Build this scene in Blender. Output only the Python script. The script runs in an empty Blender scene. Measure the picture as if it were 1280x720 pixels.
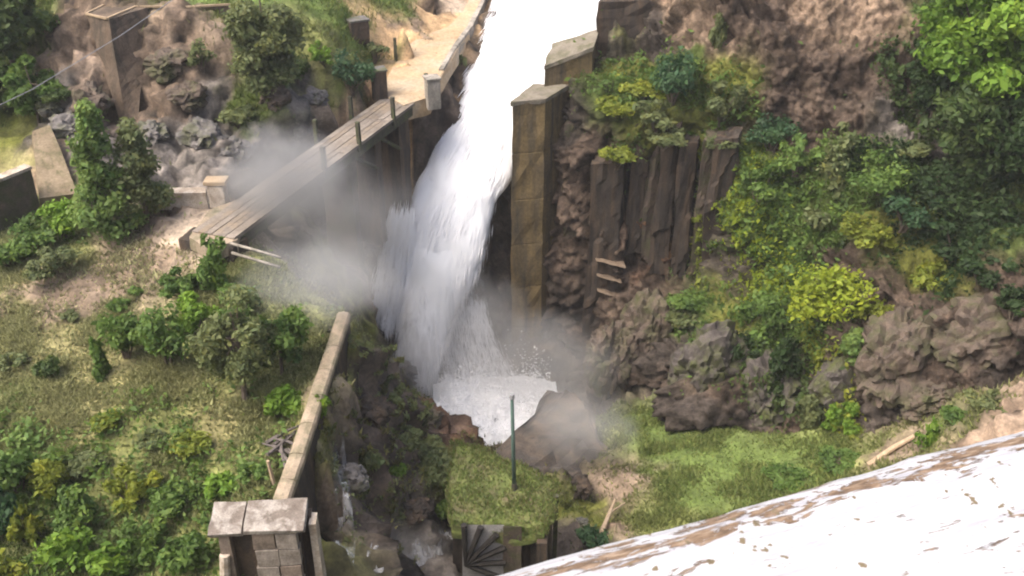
import bpy, bmesh, math, random
import numpy as np
from mathutils import Vector, Matrix
R = math.radians
S = bpy.context.scene
COL = S.collection

# ------------------------------------------------------------------ camera, sky, sun, exposure
CAMZ = 34.0
PITCH = R(30)
F = 1229.0                                   # focal length in photo pixels (1280 wide)
cam_d = bpy.data.cameras.new('camera')
cam_d.sensor_width = 36.0
cam_d.lens = 36.0 * F / 1280.0
cam_d.clip_start = 0.05
cam_d.clip_end = 2000
cam = bpy.data.objects.new('camera', cam_d)
COL.objects.link(cam)
cam.location = (0, 0, CAMZ)
cam.rotation_euler = (math.pi / 2 - PITCH, 0, 0)
cam_d.dof.use_dof = True
cam_d.dof.focus_distance = 2.2
cam_d.dof.aperture_fstop = 9.5
S.camera = cam

SUN_EL, SUN_AZ = R(58), R(-115)              # azimuth measured from +y (view) towards +x
W = bpy.data.worlds.new('World')
S.world = W
W.use_nodes = True
wn = W.node_tree
bg = wn.nodes['Background']
sky = wn.nodes.new('ShaderNodeTexSky')
sky.sky_type = 'NISHITA'
sky.sun_disc = False
sky.sun_elevation = SUN_EL
sky.sun_rotation = SUN_AZ
sky.air_density = 0.8
sky.dust_density = 7.0
sky.ozone_density = 1.0
wn.links.new(sky.outputs['Color'], bg.inputs['Color'])
bg.inputs['Strength'].default_value = 0.15
sun_d = bpy.data.lights.new('sun', 'SUN')
sun_d.energy = 1.0
sun_d.angle = R(45)
sun_d.color = (1.0, 0.97, 0.90)
sun = bpy.data.objects.new('sun', sun_d)
COL.objects.link(sun)
sdir = Vector((math.sin(SUN_AZ) * math.cos(SUN_EL), math.cos(SUN_AZ) * math.cos(SUN_EL), math.sin(SUN_EL)))
sun.rotation_euler = sdir.to_track_quat('Z', 'Y').to_euler()
sun.location = (0, 0, 80)
S.view_settings.view_transform = 'Standard'
S.view_settings.look = 'None'
S.view_settings.exposure = 1.42
S.view_settings.gamma = 1.0
S.render.engine = 'CYCLES'
S.cycles.use_denoising = True
S.cycles.max_bounces = 8
S.cycles.diffuse_bounces = 4
S.cycles.transparent_max_bounces = 16
S.cycles.volume_bounces = 2
S.cycles.volume_step_rate = 2.0

rng = np.random.default_rng(11)
random.seed(5)

# ------------------------------------------------------------------ geometry of the view
CP, SP = math.cos(PITCH), math.sin(PITCH)
def raydir(u, v):
    s = (v - 360.0) / F
    return Vector(((u - 640.0) / F, CP - s * SP, -SP - s * CP))
def P(u, v, Y):                              # world point on the sight line of (u, v) at distance Y along +y
    d = raydir(u, v)
    return Vector((0, 0, CAMZ)) + d * (Y / d.y)
def Pz(u, v, z):                             # the same, at height z (below the camera = negative)
    d = raydir(u, v)
    return Vector((0, 0, CAMZ)) + d * (z / d.z)
def mpp(p):                                  # metres per photo pixel at a point
    return (p.y * CP - (p.z - CAMZ) * SP) / F

# ------------------------------------------------------------------ noise in numpy
def _hash(ix, iy, iz, s=0):
    h = (ix.astype(np.int64) * 374761393 + iy.astype(np.int64) * 668265263 + iz.astype(np.int64) * 2147483647 + s * 974711) & 0xffffffff
    h = ((h ^ (h >> 13)) * 1274126177) & 0xffffffff
    h = ((h ^ (h >> 16)) * 2246822519) & 0xffffffff
    return ((h ^ (h >> 15)) & 0xffffff) / float(0xffffff)
def vnoise(p, s=0):
    i = np.floor(p).astype(np.int64)
    f = p - i
    w = f * f * f * (f * (f * 6 - 15) + 10)
    r = 0
    for a in (0, 1):
        for b in (0, 1):
            for c in (0, 1):
                h = _hash(i[:, 0] + a, i[:, 1] + b, i[:, 2] + c, s)
                r = r + h * (w[:, 0] if a else 1 - w[:, 0]) * (w[:, 1] if b else 1 - w[:, 1]) * (w[:, 2] if c else 1 - w[:, 2])
    return r * 2 - 1
def fbm(p, octv=4, s=0, gain=.5):
    r, a, q = 0, 1.0, np.asarray(p, float)
    for k in range(octv):
        r = r + a * vnoise(q, s + k)
        q = q * 2.03 + 17.3
        a *= gain
    return r
def blocks(p, s=0):                          # every cell of a Voronoi diagram gets its own tilted plane: broken rock
    i = np.floor(p).astype(np.int64)
    best = np.full(len(p), 1e9)
    val = np.zeros(len(p))
    for a in (-1, 0, 1):
        for b in (-1, 0, 1):
            for c in (-1, 0, 1):
                j = i + (a, b, c)
                h = [_hash(j[:, 0], j[:, 1], j[:, 2], s + 31 * k) for k in range(7)]
                ctr = j + np.stack(h[:3], 1)
                d = ((p - ctr) ** 2).sum(1)
                m = d < best
                best = np.where(m, d, best)
                n = np.stack(h[3:6], 1) * 2 - 1
                val = np.where(m, ((p - ctr) * n).sum(1) * .9 + (h[6] - .5), val)
    return val

# ------------------------------------------------------------------ scene helpers
def link(o, parent=None):
    COL.objects.link(o)
    if parent is not None:
        o.parent = parent
    return o
def tag(o, label=None, cat=None, group=None, kind=None):
    if label: o['label'] = label
    if cat: o['category'] = cat
    if group: o['group'] = group
    if kind: o['kind'] = kind
    return o
def empty(name, loc, rz=0):
    o = bpy.data.objects.new(name, None)
    o.empty_display_size = .3
    o.location = loc
    o.rotation_euler = (0, 0, rz)
    return link(o)
def np_mesh(name, V, Fq, mat, col=None, smooth=False, mats=None):
    me = bpy.data.meshes.new(name)
    V = np.asarray(V, np.float32)
    Fq = np.asarray(Fq, np.int32)
    n, k = Fq.shape
    me.vertices.add(len(V)); me.vertices.foreach_set('co', V.ravel())
    me.loops.add(n * k); me.loops.foreach_set('vertex_index', Fq.ravel())
    me.polygons.add(n); me.polygons.foreach_set('loop_start', np.arange(0, n * k, k, dtype=np.int32))
    if col is not None:
        c = np.ones((len(V), 4), np.float32); c[:, :col.shape[1]] = col
        a = me.color_attributes.new('Col', 'FLOAT_COLOR', 'POINT')
        a.data.foreach_set('color', c.ravel())
    me.update(calc_edges=True)
    if smooth: me.polygons.foreach_set('use_smooth', np.ones(n, bool))
    if mat: me.materials.append(mat)
    return me
class MB:                                    # collects shapes and links them as ONE mesh object
    def __init__(s): s.bm = bmesh.new()
    def box(s, c, size, rz=0, rot=None, bev=0, jit=0):
        m = Matrix.Translation(Vector(c)) @ (rot.to_4x4() if rot else Matrix.Rotation(rz, 4, 'Z')) @ Matrix.Diagonal((*size, 1))
        g = bmesh.ops.create_cube(s.bm, size=1, matrix=m)
        if jit:
            for q in g['verts']: q.co += Vector([random.uniform(-jit, jit) for _ in range(3)])
        if bev:
            es = list({e for q in g['verts'] for e in q.link_edges})
            bmesh.ops.bevel(s.bm, geom=es, offset=bev, segments=2, profile=.6, affect='EDGES')
        return s
    def tube(s, pts, radii, n=6):
        rings = []
        for i, p in enumerate(pts):
            p = Vector(p)
            a = Vector(pts[max(i - 1, 0)]); b = Vector(pts[min(i + 1, len(pts) - 1)])
            t = (b - a).normalized()
            x = t.orthogonal().normalized(); y = t.cross(x)
            r = radii[i] if hasattr(radii, '__len__') else radii
            rings.append([s.bm.verts.new(p + (x * math.cos(k * 2 * math.pi / n) + y * math.sin(k * 2 * math.pi / n)) * r) for k in range(n)])
        for A, B in zip(rings, rings[1:]):
            for k in range(n): s.bm.faces.new((A[k], A[(k + 1) % n], B[(k + 1) % n], B[k]))
        s.bm.faces.new(rings[0][::-1]); s.bm.faces.new(rings[-1])
        return s
    def loft(s, loops, cap=True):            # loops of equal length joined into a solid
        L = [[s.bm.verts.new(Vector(p)) for p in lp] for lp in loops]
        n = len(L[0])
        for A, B in zip(L, L[1:]):
            for k in range(n): s.bm.faces.new((A[k], A[(k + 1) % n], B[(k + 1) % n], B[k]))
        if cap:
            s.bm.faces.new(L[0][::-1]); s.bm.faces.new(L[-1])
        return s
    def rough(s, cuts, amp, freq, seed=0, blk=0, zs=1.0):   # subdivide and weather
        bmesh.ops.triangulate(s.bm, faces=[f for f in s.bm.faces if len(f.verts) > 4])
        bmesh.ops.subdivide_edges(s.bm, edges=s.bm.edges[:], cuts=cuts, use_grid_fill=True)
        s.bm.normal_update()
        co = np.array([v.co[:] for v in s.bm.verts]); nn = np.array([v.normal[:] for v in s.bm.verts])
        q = co * np.array([1, 1, zs])
        d = fbm(q * freq, 4, seed) * amp
        if blk: d = d + blocks(q * freq * 1.3, seed) * blk
        co = co + nn * d[:, None]
        for v, c in zip(s.bm.verts, co): v.co = c
        return s
    def build(s, name, mat, parent=None, smooth=False):
        me = bpy.data.meshes.new(name)
        bmesh.ops.recalc_face_normals(s.bm, faces=s.bm.faces[:])
        s.bm.to_mesh(me); s.bm.free()
        if smooth:
            me.polygons.foreach_set('use_smooth', np.ones(len(me.polygons), bool))
        me.materials.append(mat)
        return link(bpy.data.objects.new(name, me), parent)
def rel(pts, root):
    return [Vector(p) - root for p in pts]

# ------------------------------------------------------------------ materials
def new_mat(name):
    m = bpy.data.materials.new(name); m.use_nodes = True
    nt = m.node_tree
    return m, nt, nt.nodes['Principled BSDF'], nt.nodes['Material Output']
def N(nt, t, **kw):
    n = nt.nodes.new(t)
    for k, v in kw.items():
        if k in n.inputs: n.inputs[k].default_value = v
        else: setattr(n, k, v)
    return n
def noise(nt, scale, detail=6, rough=.6, vec=None, dist=0):
    n = N(nt, 'ShaderNodeTexNoise')
    n.inputs['Scale'].default_value = scale; n.inputs['Detail'].default_value = detail
    n.inputs['Roughness'].default_value = rough; n.inputs['Distortion'].default_value = dist
    if vec: nt.links.new(vec, n.inputs['Vector'])
    return n
def ramp(nt, fac, stops):
    r = N(nt, 'ShaderNodeValToRGB')
    e = r.color_ramp.elements
    while len(e) < len(stops): e.new(.5)
    for k, (p, c) in enumerate(stops):
        e[k].position = p; e[k].color = (*c, 1) if len(c) == 3 else c
    nt.links.new(fac, r.inputs[0])
    return r
def mix(nt, fac, a, b, mode='MIX'):
    m = N(nt, 'ShaderNodeMix', data_type='RGBA', blend_type=mode)
    for sock, v in ((m.inputs[0], fac), (m.inputs[6], a), (m.inputs[7], b)):
        if hasattr(v, 'links') or hasattr(v, 'is_linked'): nt.links.new(v, sock)
        else: sock.default_value = v if not isinstance(v, tuple) else (*v, 1)[:4]
    return m.outputs[2]
def bump(nt, h, b, strength=.5, dist=.05):
    n = N(nt, 'ShaderNodeBump'); n.inputs['Strength'].default_value = strength; n.inputs['Distance'].default_value = dist
    nt.links.new(h, n.inputs['Height']); nt.links.new(n.outputs[0], b.inputs['Normal'])
def g3(x): return (x, x, x)

def ground_mat(name, lo=.55, hi=1.5, scale=3.0, bs=.8, rough=.95, bd=.12):    # albedo from the mesh's own colour map, broken up by grain
    m, nt, b, out = new_mat(name)
    a = N(nt, 'ShaderNodeVertexColor', layer_name='Col')
    geo = N(nt, 'ShaderNodeNewGeometry')
    n1 = noise(nt, scale, 8, .7, geo.outputs['Position'])
    n2 = noise(nt, scale * 5, 5, .6, geo.outputs['Position'])
    r1 = ramp(nt, n1.outputs[0], [(.28, g3(lo)), (.72, g3(hi))])
    c = mix(nt, 1.0, a.outputs[0], r1.outputs[0], 'MULTIPLY')
    r2 = ramp(nt, n2.outputs[0], [(.3, (.62, .6, .58)), (.7, (1.35, 1.3, 1.2))])
    c = mix(nt, .8, c, r2.outputs[0], 'MULTIPLY')
    nt.links.new(c, b.inputs['Base Color'])
    b.inputs['Roughness'].default_value = rough
    b.inputs['Specular IOR Level'].default_value = .2
    bump(nt, n1.outputs[0], b, bs, bd)
    return m
def stone_mat(name, c1, c2, scale=2.5, stain=None, streak=0, bs=.5, rough=.9):
    m, nt, b, out = new_mat(name)
    geo = N(nt, 'ShaderNodeNewGeometry')
    n1 = noise(nt, scale, 8, .65, geo.outputs['Position'])
    c = ramp(nt, n1.outputs[0], [(.3, c1), (.7, c2)]).outputs[0]
    if stain:
        mp = N(nt, 'ShaderNodeMapping'); mp.inputs['Scale'].default_value = (1, 1, .15 if streak else 1)
        nt.links.new(geo.outputs['Position'], mp.inputs['Vector'])
        n2 = noise(nt, scale * (1.6 if streak else .7), 7, .65, mp.outputs[0], .5)
        c = mix(nt, ramp(nt, n2.outputs[0], [(.45, g3(0)), (.66, g3(1))]).outputs[0], c, stain)
    n3 = noise(nt, scale * 9, 4, .6, geo.outputs['Position'])
    c = mix(nt, .7, c, ramp(nt, n3.outputs[0], [(.3, g3(.65)), (.7, g3(1.3))]).outputs[0], 'MULTIPLY')
    nt.links.new(c, b.inputs['Base Color'])
    b.inputs['Roughness'].default_value = rough
    b.inputs['Specular IOR Level'].default_value = .25
    bump(nt, n3.outputs[0], b, bs, .03)
    return m
def leaf_mat(name, c1, c2, trans=.45):
    m, nt, b, out = new_mat(name)
    a = N(nt, 'ShaderNodeVertexColor', layer_name='Col')
    sep = N(nt, 'ShaderNodeSeparateColor'); nt.links.new(a.outputs[0], sep.inputs[0])
    c = mix(nt, sep.outputs[0], c1, c2)
    c = mix(nt, 1.0, c, ramp(nt, sep.outputs[1], [(.0, (.72, .85, .9)), (.3, g3(1)), (.72, (1.05, 1, .95)), (.95, (1.2, 1.03, .7))]).outputs[0], 'MULTIPLY')
    nt.links.new(c, b.inputs['Base Color'])
    b.inputs['Roughness'].default_value = .6
    b.inputs['Specular IOR Level'].default_value = .25
    t = N(nt, 'ShaderNodeBsdfTranslucent'); nt.links.new(c, t.inputs[0])
    ms = N(nt, 'ShaderNodeMixShader'); ms.inputs[0].default_value = trans
    nt.links.new(b.outputs[0], ms.inputs[1]); nt.links.new(t.outputs[0], ms.inputs[2]); nt.links.new(ms.outputs[0], out.inputs[0])
    return m
def grass_mat(name):
    m, nt, b, out = new_mat(name)
    a = N(nt, 'ShaderNodeVertexColor', layer_name='Col')
    nt.links.new(a.outputs[0], b.inputs['Base Color'])
    b.inputs['Roughness'].default_value = .7
    b.inputs['Specular IOR Level'].default_value = .2
    t = N(nt, 'ShaderNodeBsdfTranslucent'); nt.links.new(a.outputs[0], t.inputs[0])
    ms = N(nt, 'ShaderNodeMixShader'); ms.inputs[0].default_value = .45
    nt.links.new(b.outputs[0], ms.inputs[1]); nt.links.new(t.outputs[0], ms.inputs[2]); nt.links.new(ms.outputs[0], out.inputs[0])
    return m

M = {}
M['ground'] = ground_mat('earth_and_grass', .5, 1.5, 1.6)
M['cliff'] = ground_mat('weathered_rock', .3, 1.75, 1.7, 1.0, bd=.35)
M['concrete'] = stone_mat('old_concrete', (.20, .18, .15), (.36, .32, .27), 1.2, (.10, .09, .07), 1)
M['pale_concrete'] = stone_mat('pale_concrete', (.34, .29, .23), (.52, .45, .37), 2.0, (.22, .17, .12))
M['wall_cap'] = stone_mat('sandy_concrete_coping', (.20, .155, .105), (.33, .265, .19), 2.2, (.13, .12, .07))
M['olive'] = stone_mat('algae_stained_concrete', (.10, .070, .030), (.165, .118, .055), .8, (.05, .042, .03), 1)
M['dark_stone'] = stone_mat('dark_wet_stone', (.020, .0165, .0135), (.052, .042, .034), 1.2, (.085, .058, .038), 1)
M['brown_stone'] = stone_mat('brown_rock', (.050, .040, .033), (.118, .088, .066), 1.5, (.055, .058, .024))
M['grey_rock'] = stone_mat('grey_boulder_rock', (.06, .056, .053), (.17, .155, .145), 1.3, (.075, .08, .035))
M['slab_roof'] = stone_mat('lichen_covered_slab', (.105, .085, .068), (.185, .155, .13), 3.0, (.34, .31, .27), 0)
M['wood_dark'] = stone_mat('wet_dark_timber', (.035, .032, .025), (.075, .07, .05), 4, (.07, .085, .03))
M['bleached_rock'] = stone_mat('pale_brown_ledge', (.10, .072, .05), (.22, .165, .115), 3)
M['grey_cap'] = stone_mat('pale_worn_cap', (.12, .103, .078), (.20, .175, .135), 1.5, (.08, .075, .04))
M['plank'] = stone_mat('weathered_deck_boards', (.125, .105, .085), (.20, .17, .14), 1.0, (.22, .17, .115))
M['bleached'] = stone_mat('bleached_wood', (.30, .21, .13), (.45, .35, .24), 5)
M['apron'] = stone_mat('stained_apron', (.14, .105, .065), (.23, .18, .12), 1.2, (.10, .09, .045), 1)
M['gravel'] = stone_mat('tan_gravel', (.27, .19, .11), (.42, .31, .19), .7, (.36, .30, .22), 0, .8)
M['black_timber'] = stone_mat('blackened_timber', (.014, .012, .011), (.035, .031, .027), 3)
M['moss'] = stone_mat('mossy_turf', (.075, .10, .028), (.15, .175, .05), 1.6, (.12, .10, .055))
M['pole'] = stone_mat('green_grey_painted_pole', (.05, .09, .075), (.08, .12, .10), 6)
M['cable'] = stone_mat('grey_cable', (.17, .17, .175), (.22, .22, .225), 6)
M['leaf_dark'] = leaf_mat('dark_leaves', (.03, .052, .018), (.10, .15, .04))
M['leaf_mid'] = leaf_mat('mid_green_leaves', (.05, .095, .022), (.15, .24, .05))
M['leaf_bright'] = leaf_mat('bright_green_leaves', (.06, .125, .014), (.20, .33, .04))
M['leaf_yellow'] = leaf_mat('yellow_green_leaves', (.09, .12, .016), (.28, .32, .045))
M['leaf_olive'] = leaf_mat('grey_olive_leaves', (.07, .09, .035), (.19, .225, .09))
M['leaf_lime'] = leaf_mat('lime_leaves', (.085, .14, .035), (.21, .31, .08))
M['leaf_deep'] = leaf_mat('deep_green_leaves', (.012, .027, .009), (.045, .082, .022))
M['leaf_vivid'] = leaf_mat('vivid_yellow_leaves', (.11, .16, .014), (.33, .40, .035))
M['leaf_blue'] = leaf_mat('blue_green_leaves', (.022, .055, .026), (.075, .15, .06))
M['grass'] = grass_mat('grass_blades')
M['bark'] = stone_mat('bark', (.06, .045, .032), (.15, .12, .09), 6)

# ------------------------------------------------------------------ terrain: measured points with a ground class
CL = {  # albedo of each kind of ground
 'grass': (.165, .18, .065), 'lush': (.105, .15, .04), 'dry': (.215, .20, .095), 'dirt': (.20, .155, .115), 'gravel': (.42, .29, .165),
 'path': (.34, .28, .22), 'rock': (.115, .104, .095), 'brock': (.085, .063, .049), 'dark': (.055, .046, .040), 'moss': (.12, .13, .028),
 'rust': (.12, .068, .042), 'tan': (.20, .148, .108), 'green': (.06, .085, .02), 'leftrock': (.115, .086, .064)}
CN = list(CL)
ROCKY = {'rock': 1, 'brock': 1, 'dark': 1, 'rust': .9, 'tan': .8, 'moss': .5, 'dirt': .3, 'gravel': .12, 'path': .1, 'green': .5, 'leftrock': 1}
TP = []
def tz(u, v, z, c): TP.append((Pz(u, v, z), c))
def ty(u, v, Y, c): TP.append((P(u, v, Y), c))
def tw(x, y, z, c): TP.append((Vector((x, y, z + CAMZ)), c))
for a in [(0, 720, -20.0, 'lush'), (120, 720, -20, 'lush'), (230, 720, -20, 'grass'), (0, 620, -19.2, 'lush'), (110, 620, -19.3, 'grass'), (220, 610, -19.2, 'grass'),
          (290, 620, -19.3, 'grass'), (0, 520, -18.5, 'grass'), (100, 520, -18.5, 'dry'), (200, 520, -18.5, 'grass'), (300, 530, -18.7, 'dry'), (0, 440, -18, 'dry'),
          (90, 430, -17.9, 'dry'), (200, 470, -18, 'dry'), (280, 450, -17.9, 'grass'), (350, 480, -18.2, 'grass'), (0, 380, -17.5, 'dry'), (60, 375, -17.4, 'dirt'), (140, 355, -17.2, 'dirt'),
          (200, 330, -17, 'dirt'), (235, 300, -16.6, 'path'), (255, 300, -16.4, 'path'), (290, 345, -17, 'grass'), (330, 390, -17.4, 'grass'), (0, 310, -17.2, 'grass'),
          (80, 310, -17.1, 'grass'), (150, 290, -16.8, 'dirt'), (210, 265, -16.4, 'brock'), (270, 275, -16.15, 'path'), (300, 262, -16.15, 'path'), (0, 270, -17.4, 'grass'), (60, 262, -17.2, 'grass'), (120, 262, -17, 'grass'),
          (385, 430, -17.8, 'grass'), (360, 530, -18.8, 'grass')]: tz(*a)
# rock face on the far left and the hill above
for a in [(20, 215, 39, 'dry'), (20, 170, 41, 'moss'), (20, 120, 43, 'green'), (30, 40, 46, 'green'), (70, 200, 39, 'tan'), (70, 130, 41.5, 'rock'), (80, 60, 43.5, 'leftrock'), (90, 10, 45, 'leftrock'),
          (110, 180, 39.3, 'rock'), (115, 110, 42, 'leftrock'), (165, 215, 38, 'rock'), (160, 155, 42.2, 'leftrock'), (210, 230, 37.5, 'rock'), (215, 170, 40.5, 'rock'), (220, 110, 42.3, 'leftrock'), (215, 60, 43.6, 'leftrock'),
          (210, 20, 44.6, 'leftrock'), (270, 215, 38.6, 'rock'), (270, 150, 41.5, 'rock'), (265, 90, 43, 'leftrock'), (270, 40, 44.2, 'dirt'), (250, 2, 47, 'lush'), (310, 3, 47.2, 'lush'),
          (320, 190, 41, 'rock'), (310, 130, 42.5, 'green'), (370, 150, 43, 'rock'), (350, 100, 43.8, 'green'), (400, 110, 44.4, 'dirt'), (400, 50, 47, 'grass'), (440, 70, 46.5, 'green'), (430, 20, 50, 'lush'), (500, 25, 51, 'grass'), (490, -5, 55, 'lush'),
          (400, 5, 50, 'lush'), (452, 118, 46.0, 'dirt'), (552, 8, 57.5, 'leftrock'), (520, 42, 53.6, 'dirt'), (420, -60, 60, 'lush'), (540, -40, 66, 'leftrock')]: ty(*a)
# gravel apron beyond the bridge
for a in [(510, 95, -15.95, 'gravel'), (530, 105, -16, 'gravel'), (500, 62, -15.4, 'gravel'), (540, 60, -15.4, 'gravel'), (570, 50, -15.4, 'gravel'), (520, 80, -15.7, 'gravel'), (555, 70, -15.6, 'gravel'), (560, 40, -15.2, 'gravel'), (515, 70, -15.5, 'gravel'), (585, 20, -15.0, 'gravel'), (545, 48, -15.3, 'gravel'), (506, 84, -15.75, 'gravel'), (490, 92, -15.8, 'gravel'), (488, 108, -16.05, 'gravel'), (515, 92, -15.85, 'gravel'), (528, 100, -16, 'gravel'), (498, 76, -15.6, 'gravel'), (545, 76, -15.6, 'gravel'), (562, 58, -15.4, 'gravel'), (500, 98, -16.0, 'gravel'), (508, 56, -15.3, 'gravel'), (578, 34, -15.15, 'gravel'), (525, 60, -15.4, 'gravel'), (535, 95, -15.9, 'gravel'), (515, 108, -16.05, 'gravel'), (597, 0, -14.8, 'gravel'), (550, 85, -15.8, 'gravel'), (575, 15, -14.9, 'path'), (592, 10, -14.8, 'path'), (600, -30, -14.5, 'path'), (585, 35, -15.2, 'gravel')]: tz(*a)
# ravine under the bridge, gorge side
for a in [(395, 205, 45, 'rock'), (440, 235, 45.5, 'brock'), (490, 215, 48.3, 'brock'), (520, 170, 49.4, 'brock'), (345, 262, 38.5, 'dark'), (330, 290, 36.5, 'dark'), (400, 270, 41.5, 'dark'), (450, 290, 44, 'brock'),
          (500, 250, 48.2, 'dark'), (560, 120, 51.2, 'dark'), (590, 70, 53.5, 'dark'), (548, 170, 51, 'dark'), (605, 30, 56, 'dark'), (480, 310, 46.3, 'brock'), (420, 330, 39.5, 'moss'), (490, 350, 46.3, 'dark'), (470, 380, 43.5, 'dirt'), (430, 395, 37, 'moss'),
          (500, 400, 45, 'dark'), (510, 440, 43.6, 'dark'), (465, 440, 38.5, 'dark'), (520, 474, 42.8, 'dark'), (555, 484, 42, 'dark')]: ty(*a)
for a in [(500, 494, -25, 'dark'), (545, 512, -25.4, 'rust'), (540, 545, -25.0, 'rust'), (460, 490, -22.6, 'dark'), (440, 560, -20.2, 'dark'), (425, 620, -19.6, 'rock'), (462, 560, -21.4, 'moss'), (455, 640, -21.7, 'moss'), (490, 560, -22.5, 'dark'), (460, 600, -21.6, 'moss'),
          (500, 610, -23, 'dark'), (545, 590, -23.8, 'moss'), (580, 580, -24, 'moss'), (520, 560, -23.6, 'moss'), (430, 700, -22.2, 'dark'), (490, 690, -23.6, 'rock'), (550, 705, -24.9, 'rock'), (540, 660, -24.2, 'dark'), (600, 730, -26, 'rock'), (520, 760, -25.6, 'rock'), (400, 760, -24, 'dark'), (430, 470, -19.0, 'dark'), (420, 520, -18.5, 'dirt')]: tz(*a)
# channel under the water, plunge pool, grass floor, track on the right
for a in [(-.3, 46, -28, 'dark'), (-1.0, 42, -31.2, 'dark'), (0, 38, -31.5, 'dark'), (-1.6, 37.5, -30.8, 'dark'), (1.0, 36, -30.8, 'dark'), (1.0, 52, -23.5, 'dark'), (2.6, 60, -18.5, 'dark'), (3, 70, -16, 'dark'), (3.6, 44, -30.5, 'dark'), (3, 40, -30.4, 'dark')]: tw(*a)
for a in [(700, 600, -27.6, 'dark'), (720, 640, -27.6, 'moss'), (760, 540, -28.6, 'grass'), (800, 530, -28.2, 'lush'), (850, 560, -27.4, 'lush'), (770, 600, -27.5, 'dirt'), (850, 610, -27, 'lush'), (940, 590, -26.5, 'lush'), (1020, 590, -26.1, 'lush'), (760, 660, -27.0, 'tan'),
          (820, 660, -26.8, 'grass'), (710, 690, -27.2, 'dark'), (760, 740, -26.8, 'grass'), (900, 680, -26.2, 'lush'), (1080, 575, -25.2, 'grass'), (1130, 555, -24.2, 'dirt'), (1190, 530, -22.8, 'green'), (1240, 510, -21.6, 'dirt'), (1285, 505, -20.8, 'tan'),
          (1290, 540, -20.6, 'tan'), (1250, 560, -21.4, 'tan'), (1100, 640, -24.6, 'grass'), (1350, 480, -20, 'tan')]: tz(*a)
for a in [(9, 41, -28.6, 'dark'), (14, 42, -27, 'dark'), (22, 40, -24, 'dark'), (30, 38, -20, 'dark'), (9, 50, -20, 'dark'), (16, 50, -19, 'dark'), (26, 50, -15, 'dark'), (12, 62, -9, 'grass'), (30, 62, -6, 'grass'), (44, 40, -8, 'grass'),
          (-46, 30, -13, 'grass'), (-46, 60, -4, 'green'), (-30, 60, -8, 'green'), (-12, 84, -4, 'green'), (14, 84, -6, 'grass'), (44, 84, -2, 'green'), (-30, 5, -20, 'grass'), (-12, 2, -22, 'grass'), (0, 12, -30, 'rock'), (12, 14, -27, 'grass'), (30, 16, -20, 'dirt'), (46, 20, -14, 'dirt'), (-7.2, 16.5, -20.2, 'grass'), (-4.8, 17, -21.8, 'dark'), (-7.0, 12, -21, 'grass'), (-4.4, 12, -27, 'dark'),
          (-6.45, 24, -18.4, 'grass'), (-6.5, 21.5, -18.9, 'grass'), (-5.40, 24, -18.15, 'moss'), (-5.5, 22, -18.4, 'dirt'), (-5.5, 20, -18.9, 'moss'), (-5.3, 25.5, -18.1, 'dirt'), (-6.2, 27, -17.7, 'grass'), (-5.1, 27.5, -17.9, 'moss'), (-6.3, 29.5, -17.8, 'grass'), (-4.9, 30.5, -20.2, 'moss'), (-8.5, 30.8, -16.6, 'grass')]: tw(*a)
pw = np.array([p[:] for p, c in TP]); pc = [CN.index(c) for p, c in TP]
pcls = np.eye(len(CN))[pc]
prock = np.array([ROCKY.get(c, .06) for p, c in TP])
def solve_rbf(X, val):
    d = np.sqrt(((X[:, None] - X[None]) ** 2).sum(-1) + .01)
    n = len(X)
    A = np.zeros((n + 3, n + 3))
    A[:n, :n] = -d + np.eye(n) * .02
    A[:n, n] = 1; A[:n, n + 1:] = X; A[n, :n] = 1; A[n + 1:, :n] = X.T
    b = np.zeros(n + 3); b[:n] = val
    return np.linalg.lstsq(A, b, rcond=None)[0]
def eval_rbf(X, w, Q):
    out = np.empty(len(Q))
    for i in range(0, len(Q), 20000):
        q = Q[i:i + 20000]
        d = np.sqrt(((q[:, None] - X[None]) ** 2).sum(-1) + .01)
        out[i:i + 20000] = -d @ w[:-3] + w[-3] + q @ w[-2:]
    return out
def classes(X, Q, vals, p=5):
    out = np.empty((len(Q), vals.shape[1]))
    for i in range(0, len(Q), 20000):
        d = ((Q[i:i + 20000, None] - X[None]) ** 2).sum(-1) + .02
        w = d ** (-p / 2)
        out[i:i + 20000] = (w @ vals) / w.sum(1, keepdims=True)
    return out
wT = solve_rbf(pw[:, :2], pw[:, 2])
STEP = .21
gx = np.arange(-46, 46.1, STEP); gy = np.arange(-6, 84.1, STEP)
GX, GY = np.meshgrid(gx, gy)
Q = np.stack([GX.ravel(), GY.ravel()], 1)
HZ = eval_rbf(pw[:, :2], wT, Q)
def grid_faces(nr, nc):
    i = np.arange(nr * nc).reshape(nr, nc)
    return np.stack([i[:-1, :-1], i[:-1, 1:], i[1:, 1:], i[1:, :-1]], -1).reshape(-1, 4)
def grid_normals(V, nr, nc):
    G = V.reshape(nr, nc, 3)
    du = np.gradient(G, axis=1); dv = np.gradient(G, axis=0)
    n = np.cross(du, dv); n /= np.linalg.norm(n, axis=2, keepdims=True) + 1e-9
    return n.reshape(-1, 3)
V = np.column_stack([Q, HZ])
warp = np.stack([fbm(V * .9, 3, 3), fbm(V * .9, 3, 9)], 1) * .75
Wc = classes(pw[:, :2], Q + warp, np.column_stack([pcls, prock]))
rocky = Wc[:, -1]
tcol = Wc[:, :-1] @ np.array([CL[c] for c in CN])
nT = grid_normals(V, len(gy), len(gx))
steep = np.clip((.72 - np.abs(nT[:, 2])) / .3, 0, 1)[:, None] * (Q[:, 0] > -5.2)[:, None]       # soil does not hold on the gorge walls: bare rock
tcol = tcol * (1 - steep) + (np.array(CL['dark']) * .6 + np.array(CL['brock']) * .4) * steep
rocky = np.maximum(rocky, steep[:, 0])
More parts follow.
